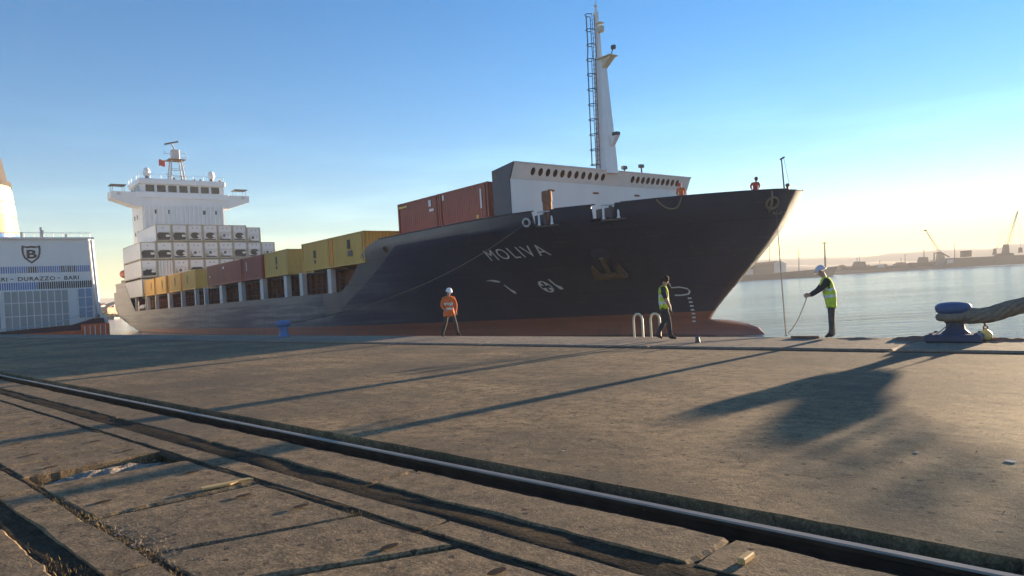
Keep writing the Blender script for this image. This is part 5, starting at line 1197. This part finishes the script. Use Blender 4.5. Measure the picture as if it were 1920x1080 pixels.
def person(base, rotz, J, mats, label, helmet=None, vest=None, group=None, hair=True):
    """J: joints in metres, x right, y away, z up.  One skinned body; hair, helmet and vest are children."""
    e = empty('person', Matrix.Translation(base) @ Matrix.Rotation(rotz, 4, 'Z'), label, 'person', group)
    V = []; Eg = []; Rr = []; Bn = []
    def add(p, r): V.append(Vector(p)); Rr.append(r if isinstance(r, tuple) else (r, r)); return len(V)-1
    def edge(a, b, m): Eg.append((a, b)); Bn.append(m)
    g = {k: Vector(v) for k, v in J.items()}
    hip = add(g['hip'], (.155, .12)); waist = add(g['hip'].lerp(g['chest'], .45), (.145, .115)); chest = add(g['chest'], (.175, .125)); edge(hip, waist, 'torso'); edge(waist, chest, 'torso')
    nk0 = add(g['chest'].lerp(g['neck'], .75), (.09, .08)); edge(chest, nk0, 'torso'); neck = add(g['neck'], .055); edge(nk0, neck, 'skin')
    up = (g['head']-g['neck']).normalized(); jaw = add(g['head']-up*.055, (.068, .078)); edge(neck, jaw, 'skin'); crn = add(g['head']+up*.065, (.076, .088)); edge(jaw, crn, 'skin')
    look = Vector(J['look']).normalized(); side = look.cross(up).normalized()
    nose = add(g['head']-up*.02+look*.098, .014); edge(jaw, nose, 'skin')
    for s_ in ('l', 'r'):
        sh = add(g['sh_'+s_], (.082, .082)); edge(chest, sh, 'sleeve'); el = add(g['el_'+s_], .060); edge(sh, el, 'sleeve'); wr = add(g['wr_'+s_], .040); edge(el, wr, 'fore')
        d = (g['wr_'+s_]-g['el_'+s_]).normalized(); h_ = Vector(J.get('hd_'+s_, d)).normalized(); pa = add(g['wr_'+s_]+h_*.075, (.036, .020)); edge(wr, pa, 'hand')
        sd = h_.cross(look).normalized() if h_.cross(look).length > .1 else h_.orthogonal().normalized(); cu_ = h_.cross(sd).normalized()
        if cu_.dot(look) < 0: cu_ = -cu_
        for k, (o_, ln) in enumerate(((-.03, .062), (-.01, .075), (.011, .078), (.03, .068))):
            a = add(g['wr_'+s_]+h_*.095+sd*o_, .010); edge(pa, a, 'hand'); b = add(g['wr_'+s_]+h_*(.095+ln*.55)+sd*o_*1.1+cu_*.012, .009); edge(a, b, 'hand'); c = add(g['wr_'+s_]+h_*(.095+ln*.85)+sd*o_*1.1+cu_*.045, .008); edge(b, c, 'hand')
        a = add(g['wr_'+s_]+h_*.05+sd*-.045+cu_*.012, .011); edge(pa, a, 'hand'); b = add(g['wr_'+s_]+h_*.095+sd*-.058+cu_*.03, .009); edge(a, b, 'hand')
        hj = add(g['hp_'+s_], .108); edge(hip, hj, 'leg'); kn = add(g['kn_'+s_], .078); edge(hj, kn, 'leg'); cf = add(g['kn_'+s_].lerp(g['an_'+s_], .35), .074); edge(kn, cf, 'leg'); ak = add(g['an_'+s_], .060); edge(cf, ak, 'leg')
        he = add(g['an_'+s_]+Vector((0, 0, -.045))-Vector(J['toe_'+s_]).normalized()*.04, .036); edge(ak, he, 'shoe'); to = add(g['an_'+s_]+Vector(J['toe_'+s_])*.9+Vector((0, 0, -.055)), (.042, .030)); edge(ak, to, 'shoe')
    me = bpy.data.meshes.new('body_skeleton'); me.from_pydata([tuple(v) for v in V], Eg, [])
    o = bpy.data.objects.new('body_skeleton', me); COL.objects.link(o); md = o.modifiers.new('Skin', 'SKIN'); md.branch_smoothing = .4
    for i, r in enumerate(Rr): me.skin_vertices[0].data[i].radius = r
    me.skin_vertices[0].data[hip].use_root = True
    sb = o.modifiers.new('Sub', 'SUBSURF'); sb.levels = 2; sb.render_levels = 2
    dg = bpy.context.evaluated_depsgraph_get(); bm_ = bpy.data.meshes.new_from_object(o.evaluated_get(dg)); bpy.data.objects.remove(o)
    bm_.materials.clear(); keys = ['torso', 'sleeve', 'fore', 'hand', 'skin', 'leg', 'shoe']
    for k in keys: bm_.materials.append(PM[mats.get(k, 'skin')])
    tor = []
    for p in bm_.polygons:
        best = 9; kk = 'torso'
        for (a, b), m_ in zip(Eg, Bn):
            A, B = V[a], V[b]; t = max(0, min(1, (p.center-A).dot(B-A)/max(1e-9, (B-A).length_squared))); d = (p.center-A.lerp(B, t)).length-.5*(Rr[a][0]*(1-t)+Rr[b][0]*t)
            if d < best: best = d; kk = m_
        p.material_index = keys.index(kk); p.use_smooth = True
        if kk == 'torso' or (kk == 'leg' and vest and p.center.z > g['hip'].z-vest[1]) or (kk == 'sleeve' and (p.center-g['chest']).length < .2): tor.append(p.index)
    body = obj('body', bm_, e); body.name = 'body'
    H = g['head']
    if vest:      # sleeveless vest: the torso surface moved outwards and given thickness
        vm = MB(); idx = {}; vn = [v.normal.copy() for v in bm_.vertices]
        for pi in tor:
            p = bm_.polygons[pi]
            if p.center.z > g['neck'].z-.03: continue
            f_ = []
            for vi in p.vertices:
                if vi not in idx: idx[vi] = len(vm.v); vm.v.append(tuple(bm_.vertices[vi].co+vn[vi]*(.03+.012*noise.noise(bm_.vertices[vi].co*14))))
                f_.append(idx[vi])
            hz_ = (p.center.z-g['hip'].z); band = 1 if (abs(hz_-.10) < .035 or abs(hz_-.28) < .035) else 0
            vm.f.append(tuple(f_)); vm.m.append(band)
        vo = vm.build('vest', [PM[vest[0]], PM['reflect']], e, 'all'); so_ = vo.modifiers.new('Solidify', 'SOLIDIFY'); so_.thickness = .012
    if helmet:
        mb = MB(); mb.lathe([(.135, .0), (.14, .012), (.118, .02), (.115, .06), (.095, .105), (.055, .135), (.01, .145)], (0, 0, 0), 18, 0, .92, 1.05)
        ho = mb.build('helmet', PM[helmet], e, 'all'); z_ = up; y_ = (look-up*look.dot(up)).normalized(); x_ = y_.cross(z_)
        ho.matrix_local = Matrix.Translation(H+up*.045) @ Matrix((x_, y_, z_)).transposed().to_4x4()
        mb = MB(); mb.prism([(-.09, .10, .0), (.09, .10, .0), (.06, .185, -.012), (-.06, .185, -.012)], (0, 0, .012)); br = mb.build('helmet_brim', PM[helmet], ho)
    elif hair:
        mb = MB(); mb.lathe([(.085, -.06), (.098, .0), (.098, .04), (.085, .085), (.05, .12), (.01, .13)], (0, 0, 0), 16, 0, .95, 1.1); ho = mb.build('hair', PM['hair'], e, 'all')
        z_ = up; y_ = (look-up*look.dot(up)).normalized(); x_ = y_.cross(z_); ho.matrix_local = Matrix.Translation(H+up*.03-look*.02) @ Matrix((x_, y_, z_)).transposed().to_4x4()
    for s_ in (-1, 1):
        mb = MB().lathe([(.002, 0), (.008, .002), (.010, .008), (.002, .012)], (0, 0, 0), 8); ey = mb.build('eye', M['black'], e, 'all'); ey.matrix_local = Matrix.Translation(H+look*.082+side*.032*s_+up*.012) @ look.to_track_quat('Z', 'Y').to_matrix().to_4x4()
    return e
def face_cam(p): return -math.atan2(p[0], p[1])
# man in the yellow vest at the edge, seen from behind-right, leaning left and hauling a line
b = (7.70, 17.60, .035)
person(b, face_cam(b), dict(hip=(.06, 0, .93), chest=(.0, .06, 1.32), neck=(-.06, .09, 1.50), head=(-.11, .10, 1.62), look=(-1, .25, -.25),
    sh_l=(-.04, .22, 1.42), sh_r=(.02, -.12, 1.42), el_l=(-.22, .24, 1.20), el_r=(-.17, -.13, 1.20), wr_l=(-.40, .18, 1.10), wr_r=(-.37, -.02, 1.07), hd_l=(-1, 0, -.1), hd_r=(-1, .1, -.1),
    hp_l=(.06, .10, .90), hp_r=(.07, -.08, .90), kn_l=(.06, .11, .50), kn_r=(.05, -.10, .50), an_l=(.07, .11, .10), an_r=(.04, -.10, .10), toe_l=(-.17, .04, 0), toe_r=(-.18, .03, 0)),
    dict(torso='hiviz', sleeve='dark', fore='dark', hand='skin', leg='grey', shoe='shoe'), 'man in bright yellow vest and pale helmet leaning over a line at the quay edge', 'lilac', ('hiviz', .18))
a = Matrix.Translation(b) @ Matrix.Rotation(face_cam(b), 4, 'Z') @ Vector((-.47, .07, 1.05)); q = gpt(1478, 628); q.z = .05
tag(MB().tube(curve_pts(a, q, .12, 12), .010, 5).build('hand_line', M['rope_dark'], None), 'thin line running from the hands of the man in yellow to the edge', 'rope')
# man walking to the right past the ladder
b = (4.16, 19.85, .035)
person(b, face_cam(b), dict(hip=(.0, 0, .93), chest=(-.0, .0, 1.32), neck=(.03, .0, 1.50), head=(.07, .0, 1.63), look=(1, .1, -.1),
    sh_l=(-.02, .18, 1.43), sh_r=(-.02, -.18, 1.43), el_l=(-.10, .24, 1.16), el_r=(.05, -.24, 1.15), wr_l=(.02, .24, .93), wr_r=(.15, -.24, .90), hd_r=(.25, 0, -1),
    hp_l=(.0, .09, .90), hp_r=(.0, -.09, .90), kn_l=(-.02, .09, .50), kn_r=(.10, -.09, .51), an_l=(-.24, .09, .14), an_r=(.12, -.09, .09), toe_l=(.17, 0, -.05), toe_r=(.19, 0, .0)),
    dict(torso='dark', sleeve='dark', fore='skin', hand='skin', leg='trouser', shoe='shoe'), 'bareheaded man in dark clothes and yellow banded vest walking past the quay ladder', None, ('hiviz', .05))
# worker in orange striding along the edge
b = (-2.35, 26.35, .035)
person(b, face_cam(b), dict(hip=(.0, 0, .93), chest=(.0, .0, 1.32), neck=(.01, -.0, 1.50), head=(.03, -.02, 1.62), look=(.35, -1, -.1),
    sh_l=(-.19, .02, 1.43), sh_r=(.19, -.0, 1.43), el_l=(-.26, .0, 1.16), el_r=(.27, .0, 1.16), wr_l=(-.16, -.16, 1.0), wr_r=(.25, -.10, .93), hd_l=(.5, -.4, -.3),
    hp_l=(-.09, .0, .90), hp_r=(.09, -.0, .90), kn_l=(-.16, .03, .50), kn_r=(.20, -.06, .51), an_l=(-.30, .08, .10), an_r=(.27, .02, .11), toe_l=(.06, -.16, .0), toe_r=(.12, -.13, .0)),
    dict(torso='orange', sleeve='orange', fore='orange', hand='skin', leg='trouser', shoe='shoe'), 'worker in orange jacket and white helmet striding in front of the dark hull', 'white', ('orange', .16))
# two hands on the forecastle
sx = lambda s, p, z: SHIP @ Vector((s, p, z))
std = dict(hip=(.0, 0, .93), chest=(.0, .0, 1.32), neck=(.0, -.02, 1.50), head=(-.0, -.03, 1.62), look=(.3, -1, -.3), sh_l=(-.19, .0, 1.43), sh_r=(.19, .0, 1.43), el_l=(-.25, -.06, 1.16), el_r=(.25, -.06, 1.16), wr_l=(-.20, -.26, 1.0), wr_r=(.20, -.26, 1.0),
    hp_l=(-.09, .0, .90), hp_r=(.09, -.0, .90), kn_l=(-.11, .0, .50), kn_r=(.11, .0, .50), an_l=(-.12, .02, .10), an_r=(.12, .02, .10), toe_l=(0, -.18, .0), toe_r=(0, -.18, .0))
b = sx(105.0, -1.6, 4.56); person(b, face_cam(b), dict(std, look=(.8, -.5, -.3), chest=(.03, -.06, 1.26), neck=(.06, -.10, 1.43), head=(.09, -.12, 1.55), sh_l=(-.15, -.08, 1.36), sh_r=(.20, -.06, 1.36)), dict(torso='red', sleeve='red', fore='red', leg='red', shoe='shoe'), 'sailor in red leaning over the bulwark near the stem', None)
b = sx(101.6, -4.2, 4.56); person(b, face_cam(b), dict(std, look=(-.8, -.5, -.2), head=(-.05, -.05, 1.6)), dict(torso='boiler', sleeve='boiler', fore='boiler', leg='boiler', shoe='shoe'), 'sailor in orange boiler suit by the end of the breakwater', 'helm_red')
# ================================================================== HAZE
def haze_box():
    mb = MB().box((-3000, -3000, WATER-5), (3000, 3000, 66))
    m = bpy.data.materials.new('haze_air'); m.use_nodes = True; n = m.node_tree; n.nodes.clear()
    o = nd(n, 'ShaderNodeOutputMaterial'); v = nd(n, 'ShaderNodeVolumePrincipled')
    v.inputs['Color'].default_value = (.95, .93, .90, 1); v.inputs['Density'].default_value = .0004; v.inputs['Anisotropy'].default_value = .0
    n.links.new(v.outputs[0], o.inputs['Volume'])
    return tag(mb.build('haze', m), kind='stuff')
haze_box()
